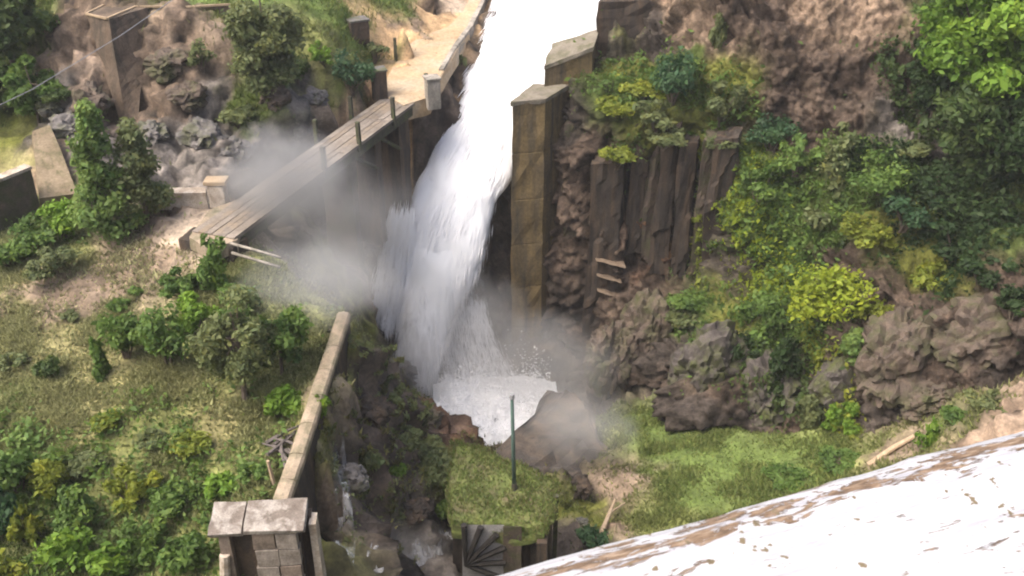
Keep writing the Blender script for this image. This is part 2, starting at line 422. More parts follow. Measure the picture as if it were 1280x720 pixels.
disp = fbm(V * .55, 4, 21) * (.10 + .32 * rocky) + blocks(V * .8, 4) * .62 * rocky + blocks(V * 1.7, 8) * .34 * rocky + fbm(V * 2.2, 3, 33) * (.05 + .05 * rocky)
flat = np.clip(Wc[:, CN.index('gravel')] + Wc[:, CN.index('path')], 0, 1)
disp *= 1 - .75 * flat
VT = V + nT * disp[:, None]
crev = blocks(V * 2.1, 8)
tcol = tcol * (1 + .25 * fbm(V * 1.3, 4, 50))[:, None]
mott = fbm(V * 1.9, 5, 140, .65)
tcol = tcol * (1 + rocky * .75 * mott)[:, None] + (rocky * np.clip(fbm(V * .9, 4, 160) - .15, 0, 1))[:, None] * np.array([.085, .07, .058])
tcol = np.clip(tcol, .015, .8)
me = np_mesh('hillside', VT, grid_faces(len(gy), len(gx)), M['ground'], tcol)
terr = link(bpy.data.objects.new('hillside', me)); tag(terr, 'grassy bank and rocky gorge sides around the falling water', 'hillside', kind='structure')
HG = VT[:, 2].reshape(len(gy), len(gx))
def hz(x, y):
    i = min(max(int(round((y - gy[0]) / STEP)), 0), len(gy) - 1); j = min(max(int(round((x - gx[0]) / STEP)), 0), len(gx) - 1)
    return HG[i, j]
def hit(u, v, y0=12, y1=80):
    for Y in np.arange(y0, y1, .12):
        p = P(u, v, Y)
        if p.z <= hz(p.x, p.y): return p
    return P(u, v, 50)

# ------------------------------------------------------------------ right-hand cliff: measured depths with a rock class
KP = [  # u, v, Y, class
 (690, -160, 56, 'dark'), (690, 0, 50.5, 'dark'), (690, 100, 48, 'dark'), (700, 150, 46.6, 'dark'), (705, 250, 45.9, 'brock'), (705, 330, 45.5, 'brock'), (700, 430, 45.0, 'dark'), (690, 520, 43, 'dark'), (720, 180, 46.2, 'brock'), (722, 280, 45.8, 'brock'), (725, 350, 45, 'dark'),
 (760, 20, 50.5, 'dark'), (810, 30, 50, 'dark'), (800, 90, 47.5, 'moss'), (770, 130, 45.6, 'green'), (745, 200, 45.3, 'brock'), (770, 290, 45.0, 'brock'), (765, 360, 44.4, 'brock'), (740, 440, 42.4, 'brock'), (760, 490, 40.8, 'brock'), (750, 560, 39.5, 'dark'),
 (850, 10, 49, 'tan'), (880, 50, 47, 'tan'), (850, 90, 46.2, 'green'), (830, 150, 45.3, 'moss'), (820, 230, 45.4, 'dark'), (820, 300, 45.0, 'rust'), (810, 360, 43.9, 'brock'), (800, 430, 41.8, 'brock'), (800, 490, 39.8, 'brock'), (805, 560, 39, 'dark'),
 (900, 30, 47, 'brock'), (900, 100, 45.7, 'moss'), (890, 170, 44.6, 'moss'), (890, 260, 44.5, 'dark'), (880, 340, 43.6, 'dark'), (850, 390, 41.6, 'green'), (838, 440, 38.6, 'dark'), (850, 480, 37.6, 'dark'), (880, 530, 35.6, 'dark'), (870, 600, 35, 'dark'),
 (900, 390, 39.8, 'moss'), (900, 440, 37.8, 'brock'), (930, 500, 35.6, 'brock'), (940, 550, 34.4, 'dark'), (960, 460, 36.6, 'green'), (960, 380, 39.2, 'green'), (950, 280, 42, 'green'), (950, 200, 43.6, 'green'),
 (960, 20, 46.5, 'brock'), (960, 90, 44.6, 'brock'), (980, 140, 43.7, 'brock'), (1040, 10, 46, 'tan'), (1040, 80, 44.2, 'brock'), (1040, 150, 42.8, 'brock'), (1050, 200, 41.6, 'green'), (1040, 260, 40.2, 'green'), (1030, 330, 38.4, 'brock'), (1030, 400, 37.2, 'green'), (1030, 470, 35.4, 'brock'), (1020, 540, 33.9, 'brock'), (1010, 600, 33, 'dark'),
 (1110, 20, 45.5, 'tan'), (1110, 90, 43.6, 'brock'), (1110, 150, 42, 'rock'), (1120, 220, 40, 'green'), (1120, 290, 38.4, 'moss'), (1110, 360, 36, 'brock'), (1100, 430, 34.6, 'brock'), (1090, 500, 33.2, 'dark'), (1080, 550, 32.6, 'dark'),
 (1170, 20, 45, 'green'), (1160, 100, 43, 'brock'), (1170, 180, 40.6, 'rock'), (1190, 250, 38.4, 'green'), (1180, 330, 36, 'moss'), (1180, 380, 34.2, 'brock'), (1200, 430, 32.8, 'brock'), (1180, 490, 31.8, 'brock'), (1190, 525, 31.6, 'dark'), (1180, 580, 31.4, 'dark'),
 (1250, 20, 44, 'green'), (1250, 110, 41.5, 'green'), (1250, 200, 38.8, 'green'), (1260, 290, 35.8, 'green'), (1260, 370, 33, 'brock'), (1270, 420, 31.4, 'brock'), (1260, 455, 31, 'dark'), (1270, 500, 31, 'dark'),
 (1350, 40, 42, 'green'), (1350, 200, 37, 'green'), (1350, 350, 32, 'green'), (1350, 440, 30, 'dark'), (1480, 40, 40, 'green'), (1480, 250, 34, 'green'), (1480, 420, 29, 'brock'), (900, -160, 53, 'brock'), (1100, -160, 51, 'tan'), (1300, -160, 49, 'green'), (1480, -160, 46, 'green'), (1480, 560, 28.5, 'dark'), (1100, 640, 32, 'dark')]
kx = np.array([(a[0], a[1]) for a in KP], float) / 100
ky = np.array([a[2] for a in KP], float)
kc = np.eye(len(CN))[[CN.index(a[3]) for a in KP]]
krock = np.array([ROCKY.get(a[3], .1) for a in KP])
wK = solve_rbf(kx, ky)
ku = np.arange(684, 1484, 2.6); kv = np.arange(-150, 640, 2.6)
KU, KV = np.meshgrid(ku, kv)
QK = np.stack([KU.ravel(), KV.ravel()], 1) / 100
KY = eval_rbf(kx, wK, QK)
def Pnp(u, v, Y):
    s = (v - 360.0) / F
    dx, dy, dz = (u - 640) / F, CP - s * SP, -SP - s * CP
    k = Y / dy
    return np.stack([dx * k, Y, dz * k + CAMZ], -1)
VK = Pnp(KU.ravel(), KV.ravel(), KY)
nK = -grid_normals(VK, len(kv), len(ku))
if (nK * (-VK + np.array([0, 0, CAMZ]))).sum(1).mean() < 0: nK = -nK
warp = np.stack([fbm(VK * .6, 3, 13), fbm(VK * .6, 3, 19)], 1) * .28
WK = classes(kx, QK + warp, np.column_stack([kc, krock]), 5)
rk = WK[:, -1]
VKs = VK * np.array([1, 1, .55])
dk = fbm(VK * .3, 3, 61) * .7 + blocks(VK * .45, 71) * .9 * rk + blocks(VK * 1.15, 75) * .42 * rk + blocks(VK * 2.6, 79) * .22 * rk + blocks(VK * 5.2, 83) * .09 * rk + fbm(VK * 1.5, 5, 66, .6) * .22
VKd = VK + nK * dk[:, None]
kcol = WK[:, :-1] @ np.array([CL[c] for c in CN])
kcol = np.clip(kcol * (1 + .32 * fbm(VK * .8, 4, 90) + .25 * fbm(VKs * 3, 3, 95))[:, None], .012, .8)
KF = grid_faces(len(kv), len(ku))[:, ::-1]
fu, fv = KU.ravel()[KF].mean(1), KV.ravel()[KF].mean(1)
KF = KF[~((fu < 760) & (fv < 64))]            # the head of the wall blocks is where the rock ends
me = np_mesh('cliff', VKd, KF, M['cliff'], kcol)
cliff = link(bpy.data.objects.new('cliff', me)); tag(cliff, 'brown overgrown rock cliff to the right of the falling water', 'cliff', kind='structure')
VKg = VKd.reshape(len(kv), len(ku), 3); NKg = nK.reshape(len(kv), len(ku), 3)
def on_cliff(u, v):
    i = min(max(int(round((v - kv[0]) / 2.6)), 0), len(kv) - 1); j = min(max(int(round((u - ku[0]) / 2.6)), 0), len(ku) - 1)
    return Vector(VKg[i, j]), Vector(NKg[i, j])

# ------------------------------------------------------------------ foliage builders
def leaves(centers, radii, n, leaf, seed, up=.35, droop=0.):
    g = np.random.default_rng(seed)
    centers = np.asarray(centers, float); radii = np.asarray(radii, float)
    if radii.ndim == 1: radii = np.stack([radii] * 3, 1)
    wt = radii.prod(1) ** (2 / 3); wt /= wt.sum()
    k = g.choice(len(centers), n, p=wt)
    d = g.normal(size=(n, 3)); d /= np.linalg.norm(d, axis=1, keepdims=True)
    r = g.uniform(.35, 1.0, n) ** .5 * (1 + .18 * g.normal(size=n))
    c = centers[k] + d * r[:, None] * radii[k]
    nn = d * .6 + g.normal(size=(n, 3)) * .55 + np.array([0, 0, up]); nn /= np.linalg.norm(nn, axis=1, keepdims=True)
    t = np.cross(nn, g.normal(size=(n, 3))); t[:, 2] -= droop; t /= np.linalg.norm(t, axis=1, keepdims=True) + 1e-9
    b = np.cross(nn, t)
    L = leaf * np.clip(g.lognormal(0, .38, n), .45, 2.1)[:, None]
    fold = nn * L * .18
    V = np.stack([c - t * L, c + b * L * .5 + fold, c + t * L, c - b * L * .5 + fold], 1).reshape(-1, 3)
    Fq = np.arange(n * 4).reshape(n, 4)
    tone = np.clip(g.uniform(0, 1, len(centers))[k] * .55 + g.uniform(0, 1, n) * .45, 0, 1)
    hue = np.clip(g.uniform(0, 1, n) * .7 + g.uniform(0, 1, len(centers))[k] * .3, 0, 1)
    return V, Fq, np.repeat(np.stack([tone, hue, tone], 1), 4, 0)
def clump_set(seed, k, sx=1., sy=1., sz=1., cr=(.28, .46), low=-.25):
    g = np.random.default_rng(seed)
    C, Rr = [], []
    for i in range(k):
        d = g.normal(size=3); d /= np.linalg.norm(d)
        d[2] = max(d[2], low)
        q = d * g.uniform(.35, .8)
        C.append(q * (sx, sy, sz)); Rr.append(g.uniform(*cr) * np.array([1, 1, .8]))
    return np.array(C), np.array(Rr)
VAR = {}
def shrub_mesh(kind, var, dens, leaf):
    key = (kind, var, dens, leaf)
    if key not in VAR:
        sd = 100 + var * 17 + hash(kind) % 7 * 0
        if kind == 'round': C, Rr = clump_set(sd, 12)
        elif kind == 'loose': C, Rr = clump_set(sd + 3, 14, 1.05, 1.05, .95, (.18, .34), -.5)
        elif kind == 'tall':
            g = np.random.default_rng(sd)
            hh = np.linspace(-.85, .95, 16)
            C = np.stack([g.normal(size=16) * .24, g.normal(size=16) * .24, hh], 1); Rr = np.stack([np.stack([(.38 - .22 * (hh + .85) / 1.8) * g.uniform(.8, 1.2, 16)] * 2, 1)[:, 0]] * 3, 1) + .04
        elif kind == 'mat': C, Rr = clump_set(sd + 5, 16, 1.1, 1.1, .5, (.2, .34), -.1)
        else: C, Rr = clump_set(sd + 7, 16, .6, .6, 1.0, (.2, .32), -1)
        a = leaves(C, Rr, dens, leaf, sd + 1)
        st = MB()
        g = random.Random(sd)
        for c in C[:7]:
            m1 = Vector(c) * .5 + Vector((g.uniform(-.1, .1), g.uniform(-.1, .1), -.35))
            st.tube([(g.uniform(-.08, .08), g.uniform(-.08, .08), -1.0), m1, c], [.045, .03, .012], 5)
        tmp = bpy.data.meshes.new('stems'); st.bm.to_mesh(tmp); st.bm.free(); tmp.materials.append(M['bark'])
        VAR[key] = (np_mesh('foliage', *a[:2], None, a[2]), tmp)
        VAR[key][0].materials.append(M['leaf_mid'])
    return VAR[key]
SHR = 'shrubs growing on the bank and cliff'
def plant(name, p, wx, wz, mat, kind, label, cat='shrub', dens=900, var=None, rz=None, leaf=.075, group=None, stems=True):
    var = random.randrange(5) if var is None else var
    fm, sm = shrub_mesh(kind, var, dens, round(leaf, 3))
    o = empty(name, p, random.uniform(0, 6.28) if rz is None else rz)
    o.scale = (wx, wx, wz)
    tag(o, label, cat, group)
    f = bpy.data.objects.new('foliage', fm); link(f, o)
    f.location = (0, 0, 1.0)
    f.material_slots[0].link = 'OBJECT'; f.material_slots[0].material = M['leaf_' + mat]
    if stems:
        s = bpy.data.objects.new('stems', sm); link(s, o); s.location = (0, 0, 1.0)
    return o
def bank_plant(u, v, w, h, mat, kind, label, **kw):      # u, v = foot of the plant in the photograph
    p = hit(u, v); k = mpp(p)
    wx, wz = w * k * .5, h * k * .5 / .9
    lf = kw.pop('lf', .085)
    o = plant(kw.pop('name', 'shrub'), p - Vector((0, 0, .08)), wx, wz, mat, kind, label, leaf=max(.045, min(.2, lf / max(wx, .2))), **kw)
    return o
def cliff_plant(u, v, w, h, mat, kind, label, **kw):     # u, v = middle of the plant
    p, n = on_cliff(u, v); k = mpp(p)
    wx, wz = w * k * .5, h * k * .5
    out = kw.pop('out', .35)
    lf = kw.pop('lf', .10)
    q = p + Vector((n.x, n.y, 0)) * wx * out - Vector((0, 0, wz * 1.0))
    return plant(kw.pop('name', 'shrub'), q, wx, wz, mat, kind, label, leaf=max(.04, min(.2, lf / max(wx, .2))), **kw)

def tree(name, base, height, crown_w, mat, label, seed, n_leaf=7000, leaf=.13, lean=(0, 0), clumps=26, cat='tree', squash=.55, low=.35, cone=False, dome=False):
    o = empty(name, base); tag(o, label, cat)
    g = np.random.default_rng(seed)
    top = Vector((lean[0], lean[1], height))
    C, Rr = [], []
    for i in range(clumps):
        d = g.normal(size=3); d /= np.linalg.norm(d)
        r = g.uniform(.45, 1)
        hc = height * (low + (1 - low) * .55)
        C.append([lean[0] * .7 + d[0] * crown_w * .5 * r, lean[1] * .7 + d[1] * crown_w * .5 * r, hc + d[2] * height * (1 - low) * .45 * r])
        rr = g.uniform(.10, .21)
        if dome:
            C[-1] = [d[0] * crown_w * .36 * r, d[1] * crown_w * .36 * r, height * .52 + d[2] * height * .36 * r]; rr = g.uniform(.13, .19)
        if cone:
            f = (i + .5) / clumps; tp = (1 - f) ** .7 * .9 + .1; an = g.uniform(0, 6.28)
            C[-1] = [math.cos(an) * crown_w * .36 * tp * r, math.sin(an) * crown_w * .36 * tp * r, height * (low + (1 - low) * f)]; rr = .10 + .12 * tp
        Rr.append(np.array([1, 1, squash + .2]) * crown_w * rr)
    a = leaves(C, Rr, n_leaf, leaf, seed + 1)
    link(bpy.data.objects.new('crown', np_mesh('crown', *a[:2], M['leaf_' + mat], a[2])), o)
    t = MB()
    r0 = max(.06, height * .028)
    mid = Vector((lean[0] * .4 + .1, lean[1] * .4, height * .5))
    t.tube([(0, 0, -.3), (.05, 0, height * .25), mid, top * .85], [r0, r0 * .8, r0 * .55, r0 * .2], 8)
    for c in C[:12]:
        c = Vector(c); s0 = mid * g.uniform(.5, 1.2)
        t.tube([s0, (s0 + c) / 2 + Vector((0, 0, .15)), c], [r0 * .4, r0 * .25, r0 * .08], 5)
    t.build('trunk', M['bark'], o)
    return o

# ------------------------------------------------------------------ falling water, pool, stream, spray
def water_mat():
    m, nt, b, out = new_mat('white_water')
    a = N(nt, 'ShaderNodeVertexColor', layer_name='Col')
    sep = N(nt, 'ShaderNodeSeparateColor'); nt.links.new(a.outputs[0], sep.inputs[0])
    geo = N(nt, 'ShaderNodeNewGeometry')
    mp = N(nt, 'ShaderNodeMapping'); mp.inputs['Scale'].default_value = (1, .7, .13)
    nt.links.new(geo.outputs['Position'], mp.inputs['Vector'])
    n1 = noise(nt, 2.4, 7, .62, mp.outputs[0], .5)
    b.inputs['Base Color'].default_value = (.96, .965, .97, 1)
    b.inputs['Roughness'].default_value = .7
    bump(nt, n1.outputs[0], b, .15, .05)
    tl = N(nt, 'ShaderNodeBsdfTranslucent'); tl.inputs[0].default_value = (.96, .965, .97, 1)
    wm = N(nt, 'ShaderNodeMixShader'); wm.inputs[0].default_value = .45
    nt.links.new(b.outputs[0], wm.inputs[1]); nt.links.new(tl.outputs[0], wm.inputs[2])
    tr = N(nt, 'ShaderNodeBsdfTransparent')
    sub = N(nt, 'ShaderNodeMath', operation='ADD'); nt.links.new(sep.outputs[0], sub.inputs[0]); nt.links.new(n1.outputs[0], sub.inputs[1])
    mr = N(nt, 'ShaderNodeMapRange'); nt.links.new(sub.outputs[0], mr.inputs[0])
    mr.inputs[1].default_value = .42; mr.inputs[2].default_value = .95
    ms = N(nt, 'ShaderNodeMixShader'); nt.links.new(mr.outputs[0], ms.inputs[0])
    nt.links.new(tr.outputs[0], ms.inputs[1]); nt.links.new(wm.outputs[0], ms.inputs[2]); nt.links.new(ms.outputs[0], out.inputs[0])
    return m
M['water'] = water_mat()
def shell(rows, thick, seed, grow, lump, drop, nr=72):
    rows = np.array(rows, float)
    vv = np.arange(rows[0, 0], rows[-1, 0] + .1, 3.0)
    I = [np.interp(vv, rows[:, 0], rows[:, k]) for k in range(1, 5)]
    for k in range(4):
        for _ in range(2): I[k] = np.convolve(np.pad(I[k], 4, 'edge'), np.ones(9) / 9, 'valid')
    Vs, Cs = [], []
    for v, l, r, Y, so in zip(vv, *I):
        a = np.array(P(l, v, Y)); b = np.array(P(r, v, Y))
        mid = (a + b) / 2; half = (b[0] - a[0]) / 2 + grow
        th = np.linspace(0, 2 * np.pi, nr, endpoint=False)
        Vs.append(np.stack([mid[0] + half * np.cos(th), mid[1] + thick * half * np.sin(th), np.full(nr, mid[2])], 1))
        Cs.append(np.full((nr, 1), so - drop))
    Vs = np.concatenate(Vs); Cs = np.concatenate(Cs)
    R3 = Vs.reshape(-1, nr, 3)
    out = R3 - R3.mean(1, keepdims=True); out = (out / (np.linalg.norm(out, axis=2, keepdims=True) + 1e-6)).reshape(-1, 3)
    sV = Vs * np.array([1, .8, .25])
    d = fbm(sV * np.array([.6, .6, .6]), 2, seed, .5) * lump + fbm(sV * np.array([2.6, 2.6, .9]), 3, seed + 7, .5) * lump * .35
    Vs = Vs + out * d[:, None]
    i = np.arange(len(vv) * nr).reshape(len(vv), nr); j = np.roll(i, -1, 1)
    return Vs, np.stack([i[:-1], j[:-1], j[1:], i[1:]], -1).reshape(-1, 4), Cs
def stream_body(name, rows, thick, seed, label, lump=.2, layers=((-.30, -.1), (-.20, .02), (-.1, .15), (0, .3))):
    Vs, Fs, Cs, n = [], [], [], 0
    for k, (grow, drop) in enumerate(layers):             # a dense core in ever thinner torn sheets of spray
        a, f, c = shell(rows, thick, seed + k * 11, grow, lump, drop)
        Vs.append(a); Fs.append(f + n); Cs.append(c); n += len(a)
    o = link(bpy.data.objects.new(name, np_mesh(name, np.concatenate(Vs), np.concatenate(Fs), M['water'], np.repeat(np.concatenate(Cs), 3, 1), True)))
    return tag(o, label, name.replace('_', ' '), kind='structure')
JET = [(-110, 655, 850, 66, 1), (0, 622, 775, 58, 1), (40, 610, 752, 55.3, 1), (80, 594, 715, 52.8, 1), (120, 576, 680, 50.6, 1), (160, 556, 662, 48.8, 1), (200, 538, 644, 47.2, 1), (240, 520, 624, 45.9, 1), (280, 506, 612, 44.8, 1), (320, 498, 602, 43.9, .95),
       (360, 502, 582, 43.2, .8), (400, 504, 566, 42.6, .65), (440, 496, 556, 42.1, .42), (475, 492, 550, 41.7, .15), (500, 488, 546, 41.4, -.15)]
stream_body('waterfall', JET, .55, 3, 'white jet of water plunging down past the stone pillars')
VEIL = [(300, 564, 602, 45.2, .1), (380, 560, 604, 44.4, .0), (420, 558, 610, 43.4, -.05), (460, 560, 620, 42.4, -.03), (490, 564, 640, 41.4, .1), (520, 568, 655, 40.0, .3)]
stream_body('water_veil', VEIL, .4, 23, 'thin grey-white veil of water falling behind the main jet', .2, ((-.1, 0), (.1, .15), (.3, .3)))
dm_, dnt, db, dout = new_mat('flying_water')
db.inputs['Base Color'].default_value = (.97, .97, .975, 1); db.inputs['Roughness'].default_value = .8
dtl = N(dnt, 'ShaderNodeBsdfTranslucent'); dtl.inputs[0].default_value = (.97, .97, .975, 1)
dms = N(dnt, 'ShaderNodeMixShader'); dms.inputs[0].default_value = .5
dnt.links.new(db.outputs[0], dms.inputs[1]); dnt.links.new(dtl.outputs[0], dms.inputs[2]); dnt.links.new(dms.outputs[0], dout.inputs[0])
M['drops'] = dm_
def streaks(name, rows, n, thick, seed, label, spill=(.06, .30), length=(.45, 1.5), width=(.012, .034), dens=None, parent=None):
    g = np.random.default_rng(seed)
    rows = np.array(rows, float)
    v = g.uniform(rows[0, 0], rows[-1, 0], n * 3)
    f = (v - rows[0, 0]) / (rows[-1, 0] - rows[0, 0])
    if dens is not None:
        keep = g.uniform(0, 1, n * 3) < np.interp(v, rows[:, 0], dens)
        v, f = v[keep], f[keep]
    v, f = v[:n], f[:n]; n = len(v)
    l, r, Y = [np.interp(v, rows[:, 0], rows[:, k]) for k in (1, 2, 3)]
    l2, r2, Y2 = [np.interp(v + 6, rows[:, 0], rows[:, k]) for k in (1, 2, 3)]
    A_, B_ = Pnp(l, v, Y), Pnp(r, v, Y)
    A2, B2 = Pnp(l2, v + 6, Y2), Pnp(r2, v + 6, Y2)
    half = np.linalg.norm(B_ - A_, axis=1) / 2
    t = g.uniform(-1, 1, n)
    rr = np.where(g.uniform(0, 1, n) < .5, np.abs(g.normal(0, 1, n)) * .0 + g.uniform(.75, 1.0, n), g.uniform(.3, 1, n))
    an = g.uniform(0, 2 * np.pi, n)
    cl = 1 + fbm(np.stack([an * 1.6, v * .03, np.zeros(n)], 1), 3, seed) * .22                    # ragged fingers, not an even fuzz
    ex = np.abs(g.normal(0, 1, n)) * (spill[0] + (spill[1] - spill[0]) * f ** 1.3) * np.clip(cl * 2 - 1.1, .1, 2)
    rad = rr * half * np.clip(cl, .8, 1.15) + ex
    mid, mid2 = (A_ + B_) / 2, (A2 + B2) / 2
    c = mid + np.stack([np.cos(an) * rad, np.sin(an) * rad * thick, g.normal(0, .1, n)], 1)
    d = mid2 - mid; d[:, 2] -= .02; d /= np.linalg.norm(d, axis=1, keepdims=True)
    d += g.normal(size=(n, 3)) * .035 + (c - mid) / (half[:, None] + .1) * .07
    d /= np.linalg.norm(d, axis=1, keepdims=True)
    sd = np.cross(d, g.normal(size=(n, 3))); sd /= np.linalg.norm(sd, axis=1, keepdims=True)
    L = g.uniform(*length, n)[:, None]; w = (g.uniform(*width, n) * (1.15 - .55 * f))[:, None]
    Vs = np.stack([c - d * L * .5, c + sd * w, c + d * L * .5, c - sd * w], 1).reshape(-1, 3)
    o = link(bpy.data.objects.new(name, np_mesh(name, Vs, np.arange(n * 4).reshape(n, 4), M['drops'], np.ones((n * 4, 3)) * 1.5)), parent)
    return tag(o, label, None, kind='stuff')
DR = [(a[0], a[1] + 5, a[2] - 6, a[3]) for a in JET]
streaks('water_drops', DR, 110000, .55, 501, 'flying streaks of white water round the main jet', spill=(.05, .17), dens=[.5, .5, .6, .7, .8, .9, 1, 1, 1, 1, .95, .8, .6, .38, .15])
streaks('water_drops', [(270, 486, 520, 43.8), (340, 476, 512, 43.0), (385, 466, 500, 42.6), (416, 464, 490, 42.3)], 5000, .5, 505, 'torn streaks of water left of the main jet', spill=(.05, .12), width=(.01, .022))
streaks('water_drops', [(380, 552, 606, 44.0), (430, 556, 620, 43.2), (480, 560, 640, 42.0), (520, 566, 662, 40.3)], 9000, .4, 507, 'thin falling streaks between jet and pillar', spill=(.1, .25), length=(.3, .9), width=(.006, .014))
# pool of white water
PZ = -29.45
pts = [Pz(u, v, PZ) for u, v in [(556, 490), (600, 484), (650, 484), (680, 490), (684, 515), (664, 555), (640, 590), (590, 590), (570, 560), (558, 520)]]
c0 = sum(pts, Vector()) / len(pts)
ringn = 60
Vp, Cp = [np.array(c0)], []
for r in np.linspace(.06, 1.25, 22):
    for k in range(ringn):
        t = k / ringn * len(pts); a = pts[int(t) % len(pts)]; b = pts[(int(t) + 1) % len(pts)]; q = a.lerp(b, t % 1)
        Vp.append(np.array(c0.lerp(q, r)))
Vp = np.array(Vp)
Vp[:, 2] += np.abs(fbm(Vp * 1.1, 5, 77, .6)) * .55
Fp = []
for i in range(21):
    for k in range(ringn): Fp.append((1 + i * ringn + k, 1 + i * ringn + (k + 1) % ringn, 1 + (i + 1) * ringn + (k + 1) % ringn, 1 + (i + 1) * ringn + k))
Fp += [(0, 1 + k, 1 + (k + 1) % ringn, 1 + (k + 1) % ringn) for k in range(0)]
pool = link(bpy.data.objects.new('pool', np_mesh('pool', Vp, np.array(Fp), M['water'], np.ones((len(Vp), 3)), True)))
g = np.random.default_rng(600); n = 22000
sr = np.sqrt(g.uniform(0, 1, n)) * 1.12; st = g.uniform(0, len(pts), n)
pa = np.array([p[:] for p in pts]); si = st.astype(int) % len(pts); sf = (st % 1)[:, None]
ed = pa[si] * (1 - sf) + pa[(si + 1) % len(pts)] * sf
sp = np.array(c0) * (1 - sr[:, None]) + ed * sr[:, None]
hgt = np.abs(fbm(sp * 1.1, 5, 77, .6)) * .55
far = np.clip((sp[:, 1] - 37.5) / 3, 0, 1)
sp[:, 2] += hgt + g.exponential(.16, n) * (.5 + 2.2 * far)
dd = g.normal(size=(n, 3)); dd /= np.linalg.norm(dd, axis=1, keepdims=True); ee = np.cross(dd, g.normal(size=(n, 3))); ee /= np.linalg.norm(ee, axis=1, keepdims=True)
sz = g.uniform(.015, .06, n)[:, None]
sV = np.stack([sp - dd * sz, sp + ee * sz * .7, sp + dd * sz, sp - ee * sz * .7], 1).reshape(-1, 3)
tag(link(bpy.data.objects.new('splash', np_mesh('splash', sV, np.arange(n * 4).reshape(n, 4), M['drops'], np.ones((n * 4, 3)) * 1.5))), 'splashing drops thrown up from the plunge pool', None, kind='stuff')
tag(pool, 'churning white plunge pool at the foot of the falls', 'pool', kind='structure')

def spray_mat(name, dens, tone=.8, nscale=1.4, seed=0.0):
    m = bpy.data.materials.new(name); m.use_nodes = True
    nt = m.node_tree; nt.nodes.clear()
    out = N(nt, 'ShaderNodeOutputMaterial'); pv = N(nt, 'ShaderNodeVolumePrincipled')
    pv.inputs['Color'].default_value = (tone, tone * .995, tone * .985, 1); pv.inputs['Anisotropy'].default_value = .1
    tc = N(nt, 'ShaderNodeTexCoord')
    ln = N(nt, 'ShaderNodeVectorMath', operation='LENGTH'); nt.links.new(tc.outputs['Object'], ln.inputs[0])
    mp = N(nt, 'ShaderNodeMapping'); mp.inputs['Location'].default_value = (seed, seed * 2, 0)
    nt.links.new(tc.outputs['Object'], mp.inputs['Vector'])
    nz = noise(nt, nscale, 3, .5, mp.outputs[0])
    nr = N(nt, 'ShaderNodeMapRange'); nt.links.new(nz.outputs[0], nr.inputs[0]); nr.inputs[1].default_value = .3; nr.inputs[2].default_value = .7; nr.inputs[3].default_value = -.26; nr.inputs[4].default_value = .26
    ad = N(nt, 'ShaderNodeMath', operation='ADD'); nt.links.new(ln.outputs['Value'], ad.inputs[0]); nt.links.new(nr.outputs[0], ad.inputs[1])
    # the cloud thins to nothing well inside its own boundary
    f = N(nt, 'ShaderNodeMapRange', interpolation_type='SMOOTHSTEP'); nt.links.new(ad.outputs[0], f.inputs[0])
    f.inputs[1].default_value = .92; f.inputs[2].default_value = .05; f.inputs[3].default_value = 0; f.inputs[4].default_value = dens
    e = N(nt, 'ShaderNodeMapRange', interpolation_type='SMOOTHSTEP'); nt.links.new(ln.outputs['Value'], e.inputs[0])
    e.inputs[1].default_value = 1.0; e.inputs[2].default_value = .75; e.inputs[3].default_value = 0; e.inputs[4].default_value = 1
    mu = N(nt, 'ShaderNodeMath', operation='MULTIPLY'); nt.links.new(f.outputs[0], mu.inputs[0]); nt.links.new(e.outputs[0], mu.inputs[1])
    nt.links.new(mu.outputs[0], pv.inputs['Density']); nt.links.new(pv.outputs[0], out.inputs['Volume'])
    return m
def spray(p, size, dens, label, seed, rot=(0, 0, 0), tone=.8):
    bm = bmesh.new(); bmesh.ops.create_icosphere(bm, subdivisions=3, radius=1)
    me = bpy.data.meshes.new('spray'); bm.to_mesh(me); bm.free()
    me.materials.append(spray_mat('spray_mist', dens, tone, seed=seed))
    o = link(bpy.data.objects.new('spray', me)); o.location = p; o.scale = size; o.rotation_euler = rot
    return tag(o, label, 'spray', kind='stuff')
spray(P(400, 350, 27.6), (3.2, 1.8, 2.1), .40, 'pale grey cloud of spray over the near end of the footbridge', 1.3)
spray(P(405, 270, 33), (5.4, 3.2, 3.8), .24, 'thin brownish veil of spray hanging under the footbridge', 4.1, tone=.5)
spray(P(352, 218, 34), (3.0, 2.4, 2.3), .85, 'grey spray crossing the footbridge deck near its landing', 5.6, tone=.5)
spray(P(600, 420, 41), (3.2, 2.4, 4.6), .24, 'grey spray drifting beside the falling water', 7.7)
spray(P(690, 455, 39), (5.0, 3.4, 3.4), .18, 'grey mist rising from the plunge pool', 9.2)
spray(P(725, 530, 32.0), (3.0, 2.0, 2.4), .34, 'mist blowing over the grey slab below the pool', 12.5)
spray(P(525, 460, 40.0), (2.4, 1.6, 2.8), .45, 'white spray where the jet breaks up above dark rock', 13.5)
spray(P(470, 690, 23.6), (3.0, 1.6, 1.3), .26, 'thin spray over the grey stream bed', 17.9)
